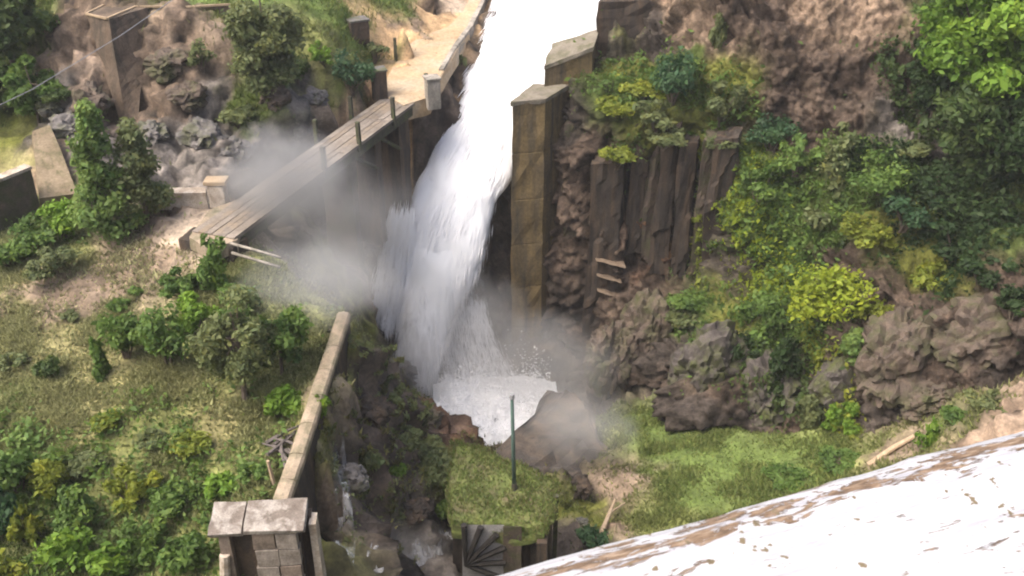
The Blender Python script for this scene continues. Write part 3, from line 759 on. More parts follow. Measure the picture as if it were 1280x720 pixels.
# stream bed water at lower left
def ribbon(name, path, widths, label, seed, solid):   # a sheet of water following the rock
    Vs, Cs = [], []
    P0 = [Vector(p) for p in path]
    L = np.linspace(0, len(P0) - 1, 60)
    for t in L:
        i = min(int(t), len(P0) - 2); p = P0[i].lerp(P0[i + 1], t - i); w = np.interp(t, range(len(widths)), widths)
        d = (P0[i + 1] - P0[i]); s = Vector((d.y, -d.x, 0)).normalized()
        for k in np.linspace(-1, 1, 14):
            q = p + s * w * .5 * k
            Vs.append((q.x, q.y, max(hz(q.x, q.y) + .06, p.z - .6))); Cs.append((solid * (1 - abs(k) ** 2 * .7),) * 3)
    Vs = np.array(Vs); Vs[:, 2] += fbm(Vs * 2.5, 3, seed) * .08
    o = link(bpy.data.objects.new(name, np_mesh(name, Vs, grid_faces(60, 14), M['water'], np.array(Cs), True)))
    return tag(o, label, name, kind='structure')
ribbon('stream', [hit(424, 545), hit(428, 600), hit(432, 660), hit(430, 715)], [.25, .4, .5, .5], 'thin foaming trickle running down dark rock below the wall', 5, .0)
ribbon('stream', [hit(575, 668), hit(545, 690), hit(505, 712), hit(470, 735)], [.4, .5, .6, .7], 'pale grey stream sliding away under the mossy roof', 6, .06)

# ------------------------------------------------------------------ foreground parapet on the dam
def paint_mat():
    m, nt, b, out = new_mat('flaking_white_paint')
    tc = N(nt, 'ShaderNodeTexCoord')
    sx = N(nt, 'ShaderNodeSeparateXYZ'); nt.links.new(tc.outputs['Object'], sx.inputs[0])
    mp = N(nt, 'ShaderNodeMapping'); mp.inputs['Scale'].default_value = (1, 4.5, 4.5); nt.links.new(tc.outputs['Object'], mp.inputs['Vector'])
    n1 = noise(nt, 17, 10, .74, mp.outputs[0], .6)
    n2 = noise(nt, 38, 5, .6, mp.outputs[0], .2)
    n0 = noise(nt, 2.3, 3, .5, mp.outputs[0])
    # bare wood shows mostly in a band a few centimetres in from the far edge (y = 0 there)
    def bandf(c, w):
        s = N(nt, 'ShaderNodeMath', operation='SUBTRACT'); nt.links.new(sx.outputs[1], s.inputs[0]); s.inputs[1].default_value = c
        a = N(nt, 'ShaderNodeMath', operation='ABSOLUTE'); nt.links.new(s.outputs[0], a.inputs[0])
        r = N(nt, 'ShaderNodeMapRange', interpolation_type='SMOOTHSTEP'); nt.links.new(a.outputs[0], r.inputs[0])
        r.inputs[1].default_value = w; r.inputs[2].default_value = 0; r.inputs[3].default_value = 0; r.inputs[4].default_value = 1
        return r.outputs[0]
    def addm(a, k, bb):
        q = N(nt, 'ShaderNodeMath', operation='MULTIPLY_ADD'); nt.links.new(a, q.inputs[0]); q.inputs[1].default_value = k; nt.links.new(bb, q.inputs[2]); return q.outputs[0]
    f = addm(bandf(-.035, .035), .12, n1.outputs[0])
    gx_ = N(nt, 'ShaderNodeMapRange', interpolation_type='SMOOTHSTEP'); nt.links.new(sx.outputs[0], gx_.inputs[0]); gx_.inputs[1].default_value = .35; gx_.inputs[2].default_value = .8
    b2 = N(nt, 'ShaderNodeMath', operation='MULTIPLY'); nt.links.new(bandf(-.175, .06), b2.inputs[0]); nt.links.new(gx_.outputs[0], b2.inputs[1])
    f = addm(b2.outputs[0], .10, f)
    n4 = noise(nt, 55, 3, .5, tc.outputs['Object']); n5 = noise(nt, 5, 2, .5, tc.outputs['Object'])
    f = addm(n2.outputs[0], .10, f)
    f = addm(n0.outputs[0], .12, f)
    bare = ramp(nt, f, [(.715, g3(0)), (.74, g3(1))]).outputs[0]
    wood = ramp(nt, n2.outputs[0], [(.3, (.05, .032, .018)), (.5, (.14, .09, .052)), (.72, (.29, .215, .15))]).outputs[0]
    white = ramp(nt, n1.outputs[0], [(.3, (.30, .30, .315)), (.6, (.41, .41, .41))]).outputs[0]
    vo = N(nt, 'ShaderNodeTexVoronoi'); vo.inputs['Scale'].default_value = 22; nt.links.new(tc.outputs['Object'], vo.inputs['Vector'])
    sep = N(nt, 'ShaderNodeSeparateColor'); nt.links.new(vo.outputs['Color'], sep.inputs[0])
    th = N(nt, 'ShaderNodeMapRange'); nt.links.new(sep.outputs[0], th.inputs[0]); th.inputs[1].default_value = .55; th.inputs[2].default_value = 1; th.inputs[3].default_value = 0; th.inputs[4].default_value = .13
    wob = addm(n2.outputs[0], .12, vo.outputs['Distance'])
    spk = addm(n5.outputs[0], .35, n4.outputs[0])
    lt = ramp(nt, spk, [(.86, g3(0)), (.875, g3(1))])
    mpl = N(nt, 'ShaderNodeMapping'); mpl.inputs['Scale'].default_value = (1.2, 45, 1); nt.links.new(tc.outputs['Object'], mpl.inputs['Vector'])
    nl = noise(nt, 2.2, 5, .6, mpl.outputs[0], .3)
    white = mix(nt, 1.0, white, ramp(nt, nl.outputs[0], [(.36, (.80, .79, .81)), (.5, g3(1))]).outputs[0], 'MULTIPLY')
    c = mix(nt, bare, white, wood)
    c = mix(nt, lt.outputs[0], c, (.13, .10, .055))
    nt.links.new(c, b.inputs['Base Color'])
    b.inputs['Roughness'].default_value = .75
    inv = N(nt, 'ShaderNodeMath', operation='MULTIPLY_ADD'); nt.links.new(bare, inv.inputs[0]); inv.inputs[1].default_value = -.6; nt.links.new(n2.outputs[0], inv.inputs[2])
    bump(nt, inv.outputs[0], b, .7, .004)
    return m
M['paint'] = paint_mat()
ZP = -.75
A = Pz(620, 719, ZP); B = Pz(1280, 536, ZP)
ang = math.atan2(B.y - A.y, B.x - A.x)
par = empty('parapet', (A.x - math.sin(ang) * .019, A.y + math.cos(ang) * .019, CAMZ - 1.7), ang)
tag(par, 'white painted parapet rail with flaking paint and brown bare patches', 'parapet')
prof = [(-.62, -.10), (-.62, -.012), (-.60, 0), (-.30, .003), (-.075, .002), (-.045, .000), (-.022, -.004), (-.008, -.012), (-.001, -.026), (-.001, -.10)]
xs = np.concatenate([np.linspace(-4, -.3, 16), np.linspace(-.2, 1.3, 121), np.linspace(1.4, 7, 20)])
loops = []
for x in xs:
    lp = []
    for k, (y, z) in enumerate(prof):
        q = np.array([[x * 3, y * 14, 0.0]]); e = float(fbm(q * 3, 3, 5)[0])
        lp.append((x, y + (e * .004 if k > 5 else 0), z + e * .0022))
    loops.append(lp)
mb = MB(); mb.loft(loops); cp = mb.build('coping', M['paint'], par, True); cp.location = (0, 0, .95)
mb = MB(); mb.box((1.5, -.31, .425), (11, .40, .84)); mb.build('wall_panel', M['concrete'], par)
# dam body under the parapet: top walkway and face
dm = MB()
dirv = Vector((math.cos(ang), math.sin(ang), 0)); nrm = Vector((-dirv.y, dirv.x, 0))
o0 = Vector((A.x, A.y, CAMZ - 1.7))
def dp(s, t, z): return o0 + dirv * s + nrm * t + Vector((0, 0, z))
dm.loft([[dp(-14, -.02, -.01), dp(34, -.02, -.01), dp(34, -4, -.01), dp(-14, -4, -.01)], [dp(-14, .6, -33), dp(34, .6, -33), dp(34, -12, -33), dp(-14, -12, -33)]][::-1])
d = dm.build('dam', M['concrete']); tag(d, 'grey concrete dam wall under the white parapet', 'dam', kind='structure')

# ------------------------------------------------------------------ spillway pillars beside the jet
def column(name, top, base_z, label, mat, seed, amp=.05, taper=1.04, cat=None, parent=None, cuts=5, blk=0.0, nsec=7, zs=1.0, joints=False):
    # top: outline points (world) of the head, the shaft drops to base_z
    c = sum(top, Vector()) / len(top)
    loops = []
    fs = []
    for i in range(nsec):
        f = i / (nsec - 1)
        fs += [(f, 1.0)] if i in (0, nsec - 1) or not joints else [(f - .0022, 1.0), (f, .965), (f + .0022, 1.0)]
    for f, kk in fs:
        loops.append([Vector((c.x + (p.x - c.x) * (1 + (taper - 1) * f) * kk, c.y + (p.y - c.y) * (1 + (taper - 1) * f) * kk, p.z + (base_z - p.z) * f)) for p in top])
    mb = MB(); mb.loft(loops[::-1]); mb.rough(cuts, amp, 1.1, seed, blk, zs)
    o = mb.build(name, mat, parent)
    if label: tag(o, label, cat or name.replace('_', ' '))
    return o
zb = CAMZ - 31
# first pillar: front face u 640..680 at Y 45
def head(uvY): return [P(u, v, Y) for u, v, Y in uvY]
pillars = []
pillars.append(column('pillar', head([(640, 131, 45.0), (681, 127, 45.2), (709, 110, 47.2), (667, 108, 47.6)]), zb, 'tall olive-brown stone pillar at the edge of the white jet', M['olive'], 3, .07, 1.03, blk=.03, joints=True, cuts=3))
pillars.append(column('pillar', head([(681, 86, 47.2), (741, 62, 47.8), (748, 40, 50), (690, 58, 50)]), zb + 2, 'short angled stone block stepping up behind the tall pillar', M['olive'], 8, .07, 1.02, blk=.03, joints=True, cuts=3))
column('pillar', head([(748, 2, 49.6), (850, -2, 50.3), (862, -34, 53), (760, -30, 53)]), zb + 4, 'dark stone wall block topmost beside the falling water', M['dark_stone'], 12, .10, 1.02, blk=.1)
for k, hd in enumerate(([(639, 130, 44.95), (682, 126, 45.15), (710, 109, 47.2), (666, 107, 47.6)], [(680, 85, 47.15), (742, 61, 47.75), (749, 39, 50), (690, 57, 50)])):
    t = head(hd); mb = MB(); mb.loft([[p + Vector((0, 0, -.10)) for p in t], [p + Vector((0, 0, .10)) for p in t]]); mb.rough(5, .05, 1.6, 70 + k, .03)
    mb.build('cap_stone', M['grey_cap'], pillars[k])
# rock columns standing out of the cliff
def rib(u0, u1, v0, v1, Y0, mat, seed, blk=.10, dY=1.2, y1=None):
    y1 = Y0 - .6 if y1 is None else y1
    t = head([(u0, v0 + 6, Y0), (u1, v0 + 2, Y0 + .1), (u1 + 4, v0 - 12, Y0 + dY), (u0 + 4, v0 - 8, Y0 + dY)])
    zbase = P(u0, v1, y1).z
    o = column('rock_column', t, zbase, None, mat, seed, .10, 1.06, parent=cliff, cuts=5, blk=blk, zs=.3 if blk < .2 else .6)
    return o
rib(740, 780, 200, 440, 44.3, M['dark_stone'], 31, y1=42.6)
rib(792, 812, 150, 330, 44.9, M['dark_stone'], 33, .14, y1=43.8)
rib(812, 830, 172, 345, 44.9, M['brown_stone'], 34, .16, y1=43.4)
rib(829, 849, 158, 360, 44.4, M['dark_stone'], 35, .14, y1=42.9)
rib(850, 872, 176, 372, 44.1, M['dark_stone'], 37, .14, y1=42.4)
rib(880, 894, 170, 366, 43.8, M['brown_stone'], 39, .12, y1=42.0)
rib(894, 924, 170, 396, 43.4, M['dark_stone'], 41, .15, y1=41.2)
rib(706, 734, 150, 395, 46.1, M['brown_stone'], 43, .22)
for k, (v, l) in enumerate(((326, 36), (345, 30), (364, 26))):
    mb = MB(); a = P(745 + k, v, 44.12); b = P(745 + k + l, v + 8, 44.05)
    mb.loft([[a + Vector((0, 0, .10)), a + Vector((0, -.14, .06)), a + Vector((0, 1, -.05)), a + Vector((0, 1, .06))], [b + Vector((0, 0, .07)), b + Vector((0, -.12, .03)), b + Vector((0, 1, -.06)), b + Vector((0, 1, .03))]])
    mb.rough(3, .05, 4, k); mb.build('ledge', M['bleached_rock'], cliff)

# ------------------------------------------------------------------ footbridge
BZ = CAMZ - 16.0
bd = Vector((.342, .94, 0)).normalized(); bp = Vector((-bd.y, bd.x, 0))       # along, and to the left
br0 = Vector((-10.0, 31.2, BZ))                                               # near right corner of the deck
LB, WB = 16.8, 1.68
bridge = empty('footbridge', br0, math.atan2(bd.y, bd.x)); tag(bridge, 'narrow footbridge with dark posts crossing the ravine left of the jet', 'footbridge')
M['plank2'] = stone_mat('paler_deck_boards', (.17, .145, .118), (.26, .22, .18), 1.2, (.14, .115, .09))
nb = 6; bw = WB / nb
for i in range(nb):
    for j in range(4):
        L = LB / 4
        mb = MB(); mb.box((j * L + L / 2, bw * (i + .5), random.uniform(-.012, .012)), (L - .03, bw - .03, .09), jit=.008)
        mb.build('plank', M['plank2'] if random.random() < .35 else M['plank'], bridge)
mb = MB(); mb.box((LB / 2, .02, -.30), (LB, .16, .48)); mb.build('edge_beam', M['wood_dark'], bridge)
mb = MB(); mb.box((LB / 2, WB - .02, -.30), (LB, .16, .48)); mb.build('edge_beam', M['wood_dark'], bridge)
mb = MB(); mb.box((LB / 2, -.06, .0), (LB, .12, .14), jit=.01); mb.build('kerb_board', M['plank2'], bridge)
def sdist(p): return (Vector(p) - br0).dot(bd)
for (u, v) in ((401, 213), (446, 181), (490, 149), (532, 118)):
    s = sdist(Pz(u, v, -16))
    mb = MB(); mb.box((s, -.10, .40), (.17, .17, 1.35), bev=.02); mb.build('post', M['wood_dark'], bridge)
for (u, v) in ((392, 178), (436, 148)):
    s = sdist(Pz(u, v, -16))
    mb = MB(); mb.box((s, WB + .08, .40), (.17, .17, 1.35), bev=.02); mb.build('post', M['wood_dark'], bridge)
for s, wd, m in ((14.3, 1.1, 'dark_stone'), (11.6, .55, 'dark_stone'), (9.2, .5, 'brown_stone')):
    mb = MB(); mb.box((s, WB * .5, -3.1), (wd, 1.5, 5.4)); mb.rough(5, .06, 1.5, int(s)); mb.build('pier', M[m], bridge)
for s in (12.9, 10.4):
    mb = MB(); mb.tube([(s - 1.1, .15, -.5), (s + 1.1, .15, -1.9)], .09, 6); mb.build('brace', M['wood_dark'], bridge)
# abutment at the near end, gate blocks at the far end
mb = MB(); mb.box((0, 0, -1.4), (1.0, 2.3, 2.7), bev=.04); mb.rough(3, .04, 1.5, 3)
ab = mb.build('abutment', M['dark_stone']); ab.location = br0 + bd * .2 + bp * .95 + Vector((0, 0, -.16)); ab.rotation_euler.z = bridge.rotation_euler.z
tag(ab, 'dark stone abutment under the near end of the footbridge', 'abutment')
def block(name, u, v, w, h, dpt, mat, label, rz=0, Y=None, cat=None, topmat=None, seed=1):
    p = hit(u, v) if Y is None else P(u, v, Y)
    k = mpp(p); ww = w * k; hh = h * k / .86
    e = empty(name, p, rz); tag(e, label, cat or name.replace('_', ' '))
    mb = MB(); mb.box((0, 0, hh / 2 - .15), (ww, dpt, hh + .3), bev=.03); mb.rough(3, .03, 2, seed); mb.build('shaft', mat, e)
    mb = MB(); mb.box((0, 0, hh + .03), (ww + .08, dpt + .08, .10), bev=.02); mb.build('cap', topmat or mat, e)
    return e
block('gate_pier', 541, 127, 17, 26, .7, M['concrete'], 'grey concrete pier at the far right end of the footbridge', .35, Y=45.9, topmat=M['concrete'])
block('gate_pier', 475, 118, 17, 27, .7, M['dark_stone'], 'mossy dark stone pier with grey cap at the bridge entrance', .35, Y=46.3, topmat=M['grey_rock'])
block('stone_block', 448, 47, 24, 19, .8, M['dark_stone'], 'squat dark stone block standing on the green slope above the gravel', .5, topmat=M['grey_rock'])
p = Pz(495, 78, -15.5)
mb = MB(); mb.box((0, 0, .55), (.16, .16, 1.5), bev=.02)
o = mb.build('gate_post', M['wood_dark']); o.location = p; tag(o, 'thin mossy timber post standing on the gravel apron', 'post')
outl = [(474, 114), (492, 80), (503, 60), (528, 44), (560, 33), (580, 14), (592, -22), (611, -22), (603, 8), (588, 38), (571, 62), (553, 92), (537, 120), (505, 130)]
def apz(v): return float(np.interp(v, [-20, 15, 60, 105, 135], [-14.5, -14.9, -15.35, -15.92, -16.0]))
ring = [Pz(u, v, apz(v) + .14) for u, v in outl]
ac = sum(ring, Vector()) / len(ring)
mb = MB(); mb.loft([[p + Vector((0, 0, -.9)) for p in ring], [p + Vector((0, 0, -.05)) for p in ring], [p.lerp(Pz(540, 66, -15.4), .06) for p in ring]])
mb.rough(5, .035, 1.2, 9)
tag(mb.build('gravel_apron', M['gravel']), 'flat tan gravel apron and track at the far end of the footbridge', None, kind='structure')
# low kerb wall beside the track
mb = MB()
kp = [Pz(612, -20, -14.5), Pz(603, 8, -14.75), Pz(588, 38, -15.1), Pz(570, 62, -15.4), Pz(552, 92, -15.75)]
for a, b in zip(kp, kp[1:]):
    dd = (b - a); mb.box((a + b) / 2 + Vector((0, 0, .02)), (dd.length + .12, .28, .55), rot=dd.to_track_quat('X', 'Z').to_matrix(), bev=.02)
mb.rough(2, .04, 2, 4)
o = mb.build('kerb_wall', M['concrete']); tag(o, 'low concrete kerb wall between the gravel track and the jet', 'kerb wall')

# ------------------------------------------------------------------ long wall with pale coping and the little gatehouse
wroot = empty('retaining_wall', (-5.85, 24, CAMZ - 20)); tag(wroot, 'retaining wall with rounded pale coping running down to the gatehouse', 'retaining wall')
wp = [(-5.64, 28.1, -17.25), (-5.67, 27.5, -17.3), (-5.88, 24, -17.65), (-6.02, 21.5, -17.85), (-6.16, 19.5, -18.0)]
wp = [Vector((x, y, z + CAMZ)) - wroot.location for x, y, z in wp]
# each coping length is its own piece
for a, b in zip(wp, wp[1:]):
    n = max(2, int((b - a).length / .9))
    for i in range(n):
        p0 = a.lerp(b, i / n); p1 = a.lerp(b, (i + 1) / n)
        mb = MB()
        loops = []
        sd = Vector((1, 0, 0))
        for t in (0.012, .988):
            q = p0.lerp(p1, t)
            loops.append([q + sd * x + Vector((0, 0, z)) for x, z in ((-.23, -.16), (-.23, .02), (-.17, .09), (0, .12), (.17, .09), (.23, .02), (.23, -.16))])
        mb.loft(loops); mb.rough(1, .012, 3, i)
        mb.build('coping_stone', M['wall_cap'], wroot)
mb = MB(); mb.loft([[q + Vector((x, 0, z)) for x, z in ((-.17, -5.5), (-.17, -.15), (.17, -.15), (.25, -5.5))] for q in wp]); mb.rough(3, .08, 1.3, 3)
mb.build('wall_face', M['dark_stone'], wroot)

TX, TY, TZ = Pz(326, 646, -17.5)
gh = empty('gatehouse', (TX, TY, CAMZ - 20.5), R(4)); gh.scale = (.94, .90, 1); tag(gh, 'small block-built gatehouse with lichen-spotted slab roof at wall end', 'gatehouse')
rz0 = 3.0
def roofslab(x0, x1, dz, seed):
    mb = MB(); mb.box(((x0 + x1) / 2, -.02, rz0 + dz), (x1 - x0 - .008, 1.10, .10), rot=Matrix.Rotation(R(9), 3, 'X'), jit=.03); mb.rough(3, .02, 3, seed)
    mb.build('roof_slab', M['slab_roof'], gh)
roofslab(-1.30, -.42, -.01, 1); roofslab(-.42, 1.22, .015, 2)
M['block_grey'] = stone_mat('grey_wall_blocks', (.17, .145, .12), (.30, .26, .22), 2.5, (.12, .10, .08))
M['block_brown'] = stone_mat('brown_wall_blocks', (.15, .115, .09), (.25, .20, .16), 2.5, (.10, .08, .06))
xcols = [(-.22, .40), (.40, .98)]
for r in range(5):
    for ci, (a, b) in enumerate(xcols):
        off = .10 if r % 2 else 0
        mb = MB(); h = .58
        mb.box(((a + b) / 2 + off * .4, -.36 + random.uniform(-.02, .02), rz0 - .42 - r * h), (b - a - .03, .3, h - .035), jit=.012, bev=.012)
        mb.build('wall_block', M['block_grey'] if (r + ci) % 3 else M['block_brown'], gh)
mb = MB(); mb.box((.02, -.08, .3), (2.0, .25, 5.0)); mb.build('back_wall', M['dark_stone'], gh)
mb = MB(); mb.box((.35, .33, .3), (1.9, .35, 5.0)); mb.build('rear_wall', M['dark_stone'], gh)
mb = MB(); mb.box((-.95, -.25, .35), (.30, .45, 5.0)); mb.rough(3, .03, 2, 4); mb.build('corner_pillar', M['block_brown'], gh)
mb = MB(); mb.box((1.36, .12, .62), (.20, .5, 4.3)); mb.rough(3, .03, 2, 5); mb.build('corner_pillar', M['pale_concrete'], gh)
mb = MB(); mb.tube([(-1.28, -.72, -.5), (-1.0, -.5, 2.2)], [.17, .14], 8); mb.build('leaning_strut', M['pale_concrete'], gh)

# ------------------------------------------------------------------ buttressed wall at the top left, hut, small concrete bits
bt = empty('buttress_wall', P(165, 60, 43)); tag(bt, 'stone wall with pale coping and a wedge buttress above the rocks', 'buttress wall')
b0 = bt.location
zt = -11.35
top = [Pz(108, 18, zt), Pz(136, 24, zt), Pz(185, 9, zt), Pz(150, -3, zt)]
bot = [P(148, 146, 42.0), P(158, 156, 41.8), P(172, 146, 42.0), P(162, 130, 43.4)]
mb = MB(); mb.loft([rel([a.lerp(b, f) for a, b in zip(top, bot)], b0) for f in np.linspace(1.05, 0, 6)]); mb.rough(3, .05, 1.2, 6)
mb.build('buttress', stone_mat('brown_masonry', (.075, .053, .036), (.125, .092, .064), 1.3, (.05, .04, .03), 1), bt)
def bar(pts, w, h, mat, name, parent, root):
    for a, b in zip(pts, pts[1:]):
        dd = b - a; mb = MB(); mb.box((a + b) / 2 - root + Vector((0, 0, .03)), (dd.length - .02, w * .6, h * .6), rot=dd.to_track_quat('X', 'Z').to_matrix()); mb.rough(2, .012, 3, 2)
        mb.build(name, mat, parent)
M['coping'] = stone_mat('yellowish_coping', (.26, .19, .115), (.38, .29, .19), 2)
bar([Pz(150, -3, zt), Pz(108, 18, zt)], .16, .14, M['coping'], 'coping', bt, b0)
bar([Pz(108, 18, zt), Pz(134, 24, zt)], .16, .14, M['coping'], 'coping', bt, b0)
bar([Pz(134, 24, zt), Pz(170, 9, zt)], .16, .14, M['coping'], 'coping', bt, b0)
bar([Pz(170, 9, zt), Pz(240, 9, zt), Pz(312, 5, zt)], .14, .14, M['coping'], 'coping', bt, b0)
wa, wb_ = Pz(172, 9, zt), Pz(312, 6, zt)
mb = MB(); mb.loft([rel([wa + Vector((0, 0, -.03)), wa + Vector((.2, .4, -.03)), wb_ + Vector((.1, .4, -.03)), wb_ + Vector((0, 0, -.03))], b0), rel([wa + Vector((0, 0, -2.2)), wa + Vector((.2, .4, -2.2)), wb_ + Vector((.1, .4, -2.0)), wb_ + Vector((0, 0, -2.0))], b0)][::-1])
mb.rough(4, .05, 1.4, 2); mb.build('wall_face', M['brown_stone'], bt)
# hut corner at the left edge
ha, hb = Pz(34, 210, -15.4), Pz(-30, 236, -15.4)
hd = (hb - ha).normalized(); hn = Vector((-hd.y, hd.x, 0))
hut = empty('boundary_wall', ha - Vector((0, 0, 2.2)), math.atan2(hd.y, hd.x)); tag(hut, 'brown concrete wall end with pale worn top at the left edge', 'wall')
mb = MB(); mb.box((2.6, 0, 1.05), (5.2, .34, 2.3)); mb.rough(4, .03, 1.5, 4); mb.build('wall_panel', M['brown_stone'], hut)
mb = MB(); mb.box((2.6, 0, 2.25), (5.3, .42, .11), jit=.01); mb.rough(3, .02, 2, 4); mb.build('coping', M['pale_concrete'], hut)
# sloping concrete panel
pp = [P(40, 168, 39.2), P(62, 160, 39.8), P(98, 246, 36.6), P(50, 252, 36.2)]
nn = (pp[1] - pp[0]).cross(pp[3] - pp[0]).normalized()
if nn.z < 0: nn = -nn
mb = MB(); mb.loft([[p - nn * .5 for p in pp], [p + nn * .22 for p in pp]]); mb.rough(4, .05, 1.2, 9)
o = mb.build('concrete_apron', M['apron']); tag(o, 'tan sloping concrete apron beside the brown wall end and grey rocks', 'concrete apron')
def slab(name, pts, thick, mat, label, cat=None):
    mb = MB(); mb.loft([[p + Vector((0, 0, -thick)) for p in pts], pts]); mb.rough(3, .02, 2, 5)
    return tag(mb.build(name, mat), label, cat or name.replace('_', ' '))
slab('concrete_wall', [Pz(172, 242, -15.7), Pz(257, 241, -15.7), Pz(257, 234, -15.7), Pz(172, 235, -15.7)], .7, M['pale_concrete'], 'low pale concrete wall behind the small trees', 'wall')
ck = empty('concrete_pedestal', Pz(274, 250, -16)); tag(ck, 'pale concrete pedestal with overhanging cap near the bridge landing', 'pedestal')
mb = MB(); mb.box((0, 0, .25), (.62, .55, .9), bev=.03); mb.rough(2, .02, 3, 1); mb.build('shaft', M['pale_concrete'], ck)
mb = MB(); mb.box((0, 0, .80), (.85, .62, .16), bev=.02); mb.build('cap', M['coping'], ck)
# twin pale rails at the near end of the bridge
for a, b, l in (((288, 304), (352, 322), 'upper pale pipe lying by the near end of the footbridge'), ((290, 316), (350, 334), 'lower pale pipe lying by the near end of the footbridge')):
    mb = MB(); q0, q1 = P(*a, 30.6), P(*b, 30.0); mb.tube([q0, q0.lerp(q1, .5), q1], .055, 8)
    tag(mb.build('pipe', M['concrete'], None, True), l, 'pipe', 'pale pipes by the bridge')
slab('landing_slab', [Pz(u, v, -16.02) for u, v in ((236, 296), (262, 262), (300, 248), (334, 236), (318, 262), (296, 300), (262, 312))], .5, M['wall_cap'], 'worn pale landing slab at the near end of the footbridge', 'landing')
# overhead cable
q = [P(-60, 160, 33), P(40, 112, 36), P(150, 45, 40), P(230, -10, 44), P(330, -80, 50)]
mb = MB(); mb.tube(q, .017, 5); tag(mb.build('overhead_cable', M['cable'], None, True), 'thin grey cable crossing above the rocks at upper left', 'cable')

# ------------------------------------------------------------------ mossy roofed chamber with a lamp pole
zr = -23.0
out = [(566, 548), (606, 560), (655, 582), (694, 603), (692, 640), (680, 664), (622, 662), (566, 655), (560, 610)]
rp = [Pz(u, v, zr) for u, v in out]
ch0 = Vector((sum(p.x for p in rp) / 9, sum(p.y for p in rp) / 9, CAMZ - 28))
ch = empty('stone_chamber', ch0); tag(ch, 'square stone chamber with mossy turf roof below the plunge pool', 'chamber')
mb = MB(); mb.loft([rel([p + Vector((0, 0, -.55)) for p in rp], ch0), rel([p + Vector((0, 0, -.12)) for p in rp], ch0), rel([p.lerp(sum(rp, Vector()) / 9, .08) for p in rp], ch0), rel([p.lerp(sum(rp, Vector()) / 9, .5) + Vector((0, 0, .12)) for p in rp], ch0)])
mb.rough(5, .10, 1.4, 14, .08); roof = mb.build('turf_roof', M['moss'], ch)
wl = [p.lerp(sum(rp, Vector()) / 9, .10) for p in (rp[0], rp[3], rp[5])]
# right wall and corner post
a, b = P(690, 606, Pz(690, 606, zr).y - .2), P(684, 668, Pz(684, 668, zr).y - .05)
mb = MB(); mb.loft([rel([a + Vector((-.35, 0, -.4)), a + Vector((0, 0, -.4)), b + Vector((0, 0, -.4)), b + Vector((-.35, 0, -.4))], ch0), rel([a + Vector((-.35, 0, -5)), a + Vector((0, 0, -5)), b + Vector((0, 0, -5)), b + Vector((-.35, 0, -5))], ch0)][::-1])
mb.rough(4, .05, 1.4, 3); mb.build('wall', M['dark_stone'], ch)
c = Pz(694, 612, zr)
mb = MB(); mb.box(c - ch0 + Vector((.02, -.3, -1.9)), (.16, .16, 3.8)); mb.build('corner_post', M['wood_dark'], ch)
fy = Pz(600, 662, zr).y - .12
def fp(u, v, dy=0): return P(u, v, fy + dy) - ch0
mb = MB(); mb.loft([[fp(566, 655, .5), fp(690, 655, .5), fp(690, 655, .9), fp(566, 655, .9)], [fp(566, 780, .5), fp(690, 780, .5), fp(690, 780, .9), fp(566, 780, .9)]][::-1]); mb.build('rear_wall', M['dark_stone'], ch)
mb = MB(); mb.loft([[fp(578, 656, .12), fp(630, 656, .12), fp(630, 656, .2), fp(578, 656, .2)], [fp(578, 740, .12), fp(630, 740, .12), fp(630, 740, .2), fp(578, 740, .2)]][::-1]); mb.build('pale_panel', stone_mat('whitewashed_panel', (.24, .23, .22), (.36, .35, .34), 2), ch)
hub = (582, 706)
for k, (u, v) in enumerate(((580, 656), (601, 659), (621, 668), (632, 684), (632, 703), (630, 724))):
    mb = MB(); mb.tube([fp(*hub), fp(u, v)], [.07, .11], 6); mb.build('fan_bar', M['black_timber'], ch)
mb = MB(); mb.loft([[fp(629, 658), fp(652, 658), fp(652, 658, .4), fp(629, 658, .4)], [fp(629, 780), fp(652, 780), fp(652, 780, .4), fp(629, 780, .4)]][::-1]); mb.rough(3, .03, 2, 6); mb.build('brick_pier', M['brown_stone'], ch)
pb = Pz(643, 612, zr + .1); ptop = P(640, 497, pb.y)
lp = empty('lamp_pole', pb); tag(lp, 'slim green-grey pole standing on the mossy chamber roof', 'pole')
mb = MB(); mb.tube([(0, 0, -.2), ptop - pb], [.075, .055], 8); mb.build('shaft', M['pole'], lp, True)
mb = MB(); mb.tube([ptop - pb + Vector((0, 0, -.02)), ptop - pb + Vector((0, 0, .12))], [.10, .07], 8); mb.build('cap', M['cable'], lp)
mb = MB(); mb.tube([(0, 0, -.1), (0, 0, .30)], [.12, .09], 8); mb.build('base_sleeve', M['wood_dark'], lp)

# ------------------------------------------------------------------ boulders, slab, logs
M['mossy_rock'] = stone_mat('mossy_dark_rock', (.030, .026, .024), (.10, .086, .076), 1.8, (.065, .075, .022))
def boulder(p, size, mat, label, seed, rz=0, name='boulder', group=None, blk=.35, tilt=0):
    bm = bmesh.new(); bmesh.ops.create_icosphere(bm, subdivisions=5 if max(size) > 1.3 else 4, radius=1)
    co = np.array([v.co[:] for v in bm.verts])
    r = 1 + blocks(co * 1.4 + seed * 3.7, seed) * blk + blocks(co * 3.3 + seed, seed + 5) * .14 + blocks(co * 6 + seed, seed + 9) * .045 + fbm(co * 1.1 + seed, 3, seed) * .14 + fbm(co * 5 + seed, 4, seed + 3) * .035
    co = co * r[:, None]
    for v, c in zip(bm.verts, co): v.co = c
    me = bpy.data.meshes.new(name); bm.to_mesh(me); bm.free(); me.materials.append(mat)
    o = link(bpy.data.objects.new(name, me)); o.location = p; o.scale = size; o.rotation_euler = (tilt, 0, rz)
    return tag(o, label, 'rock', group)
bm = bmesh.new()
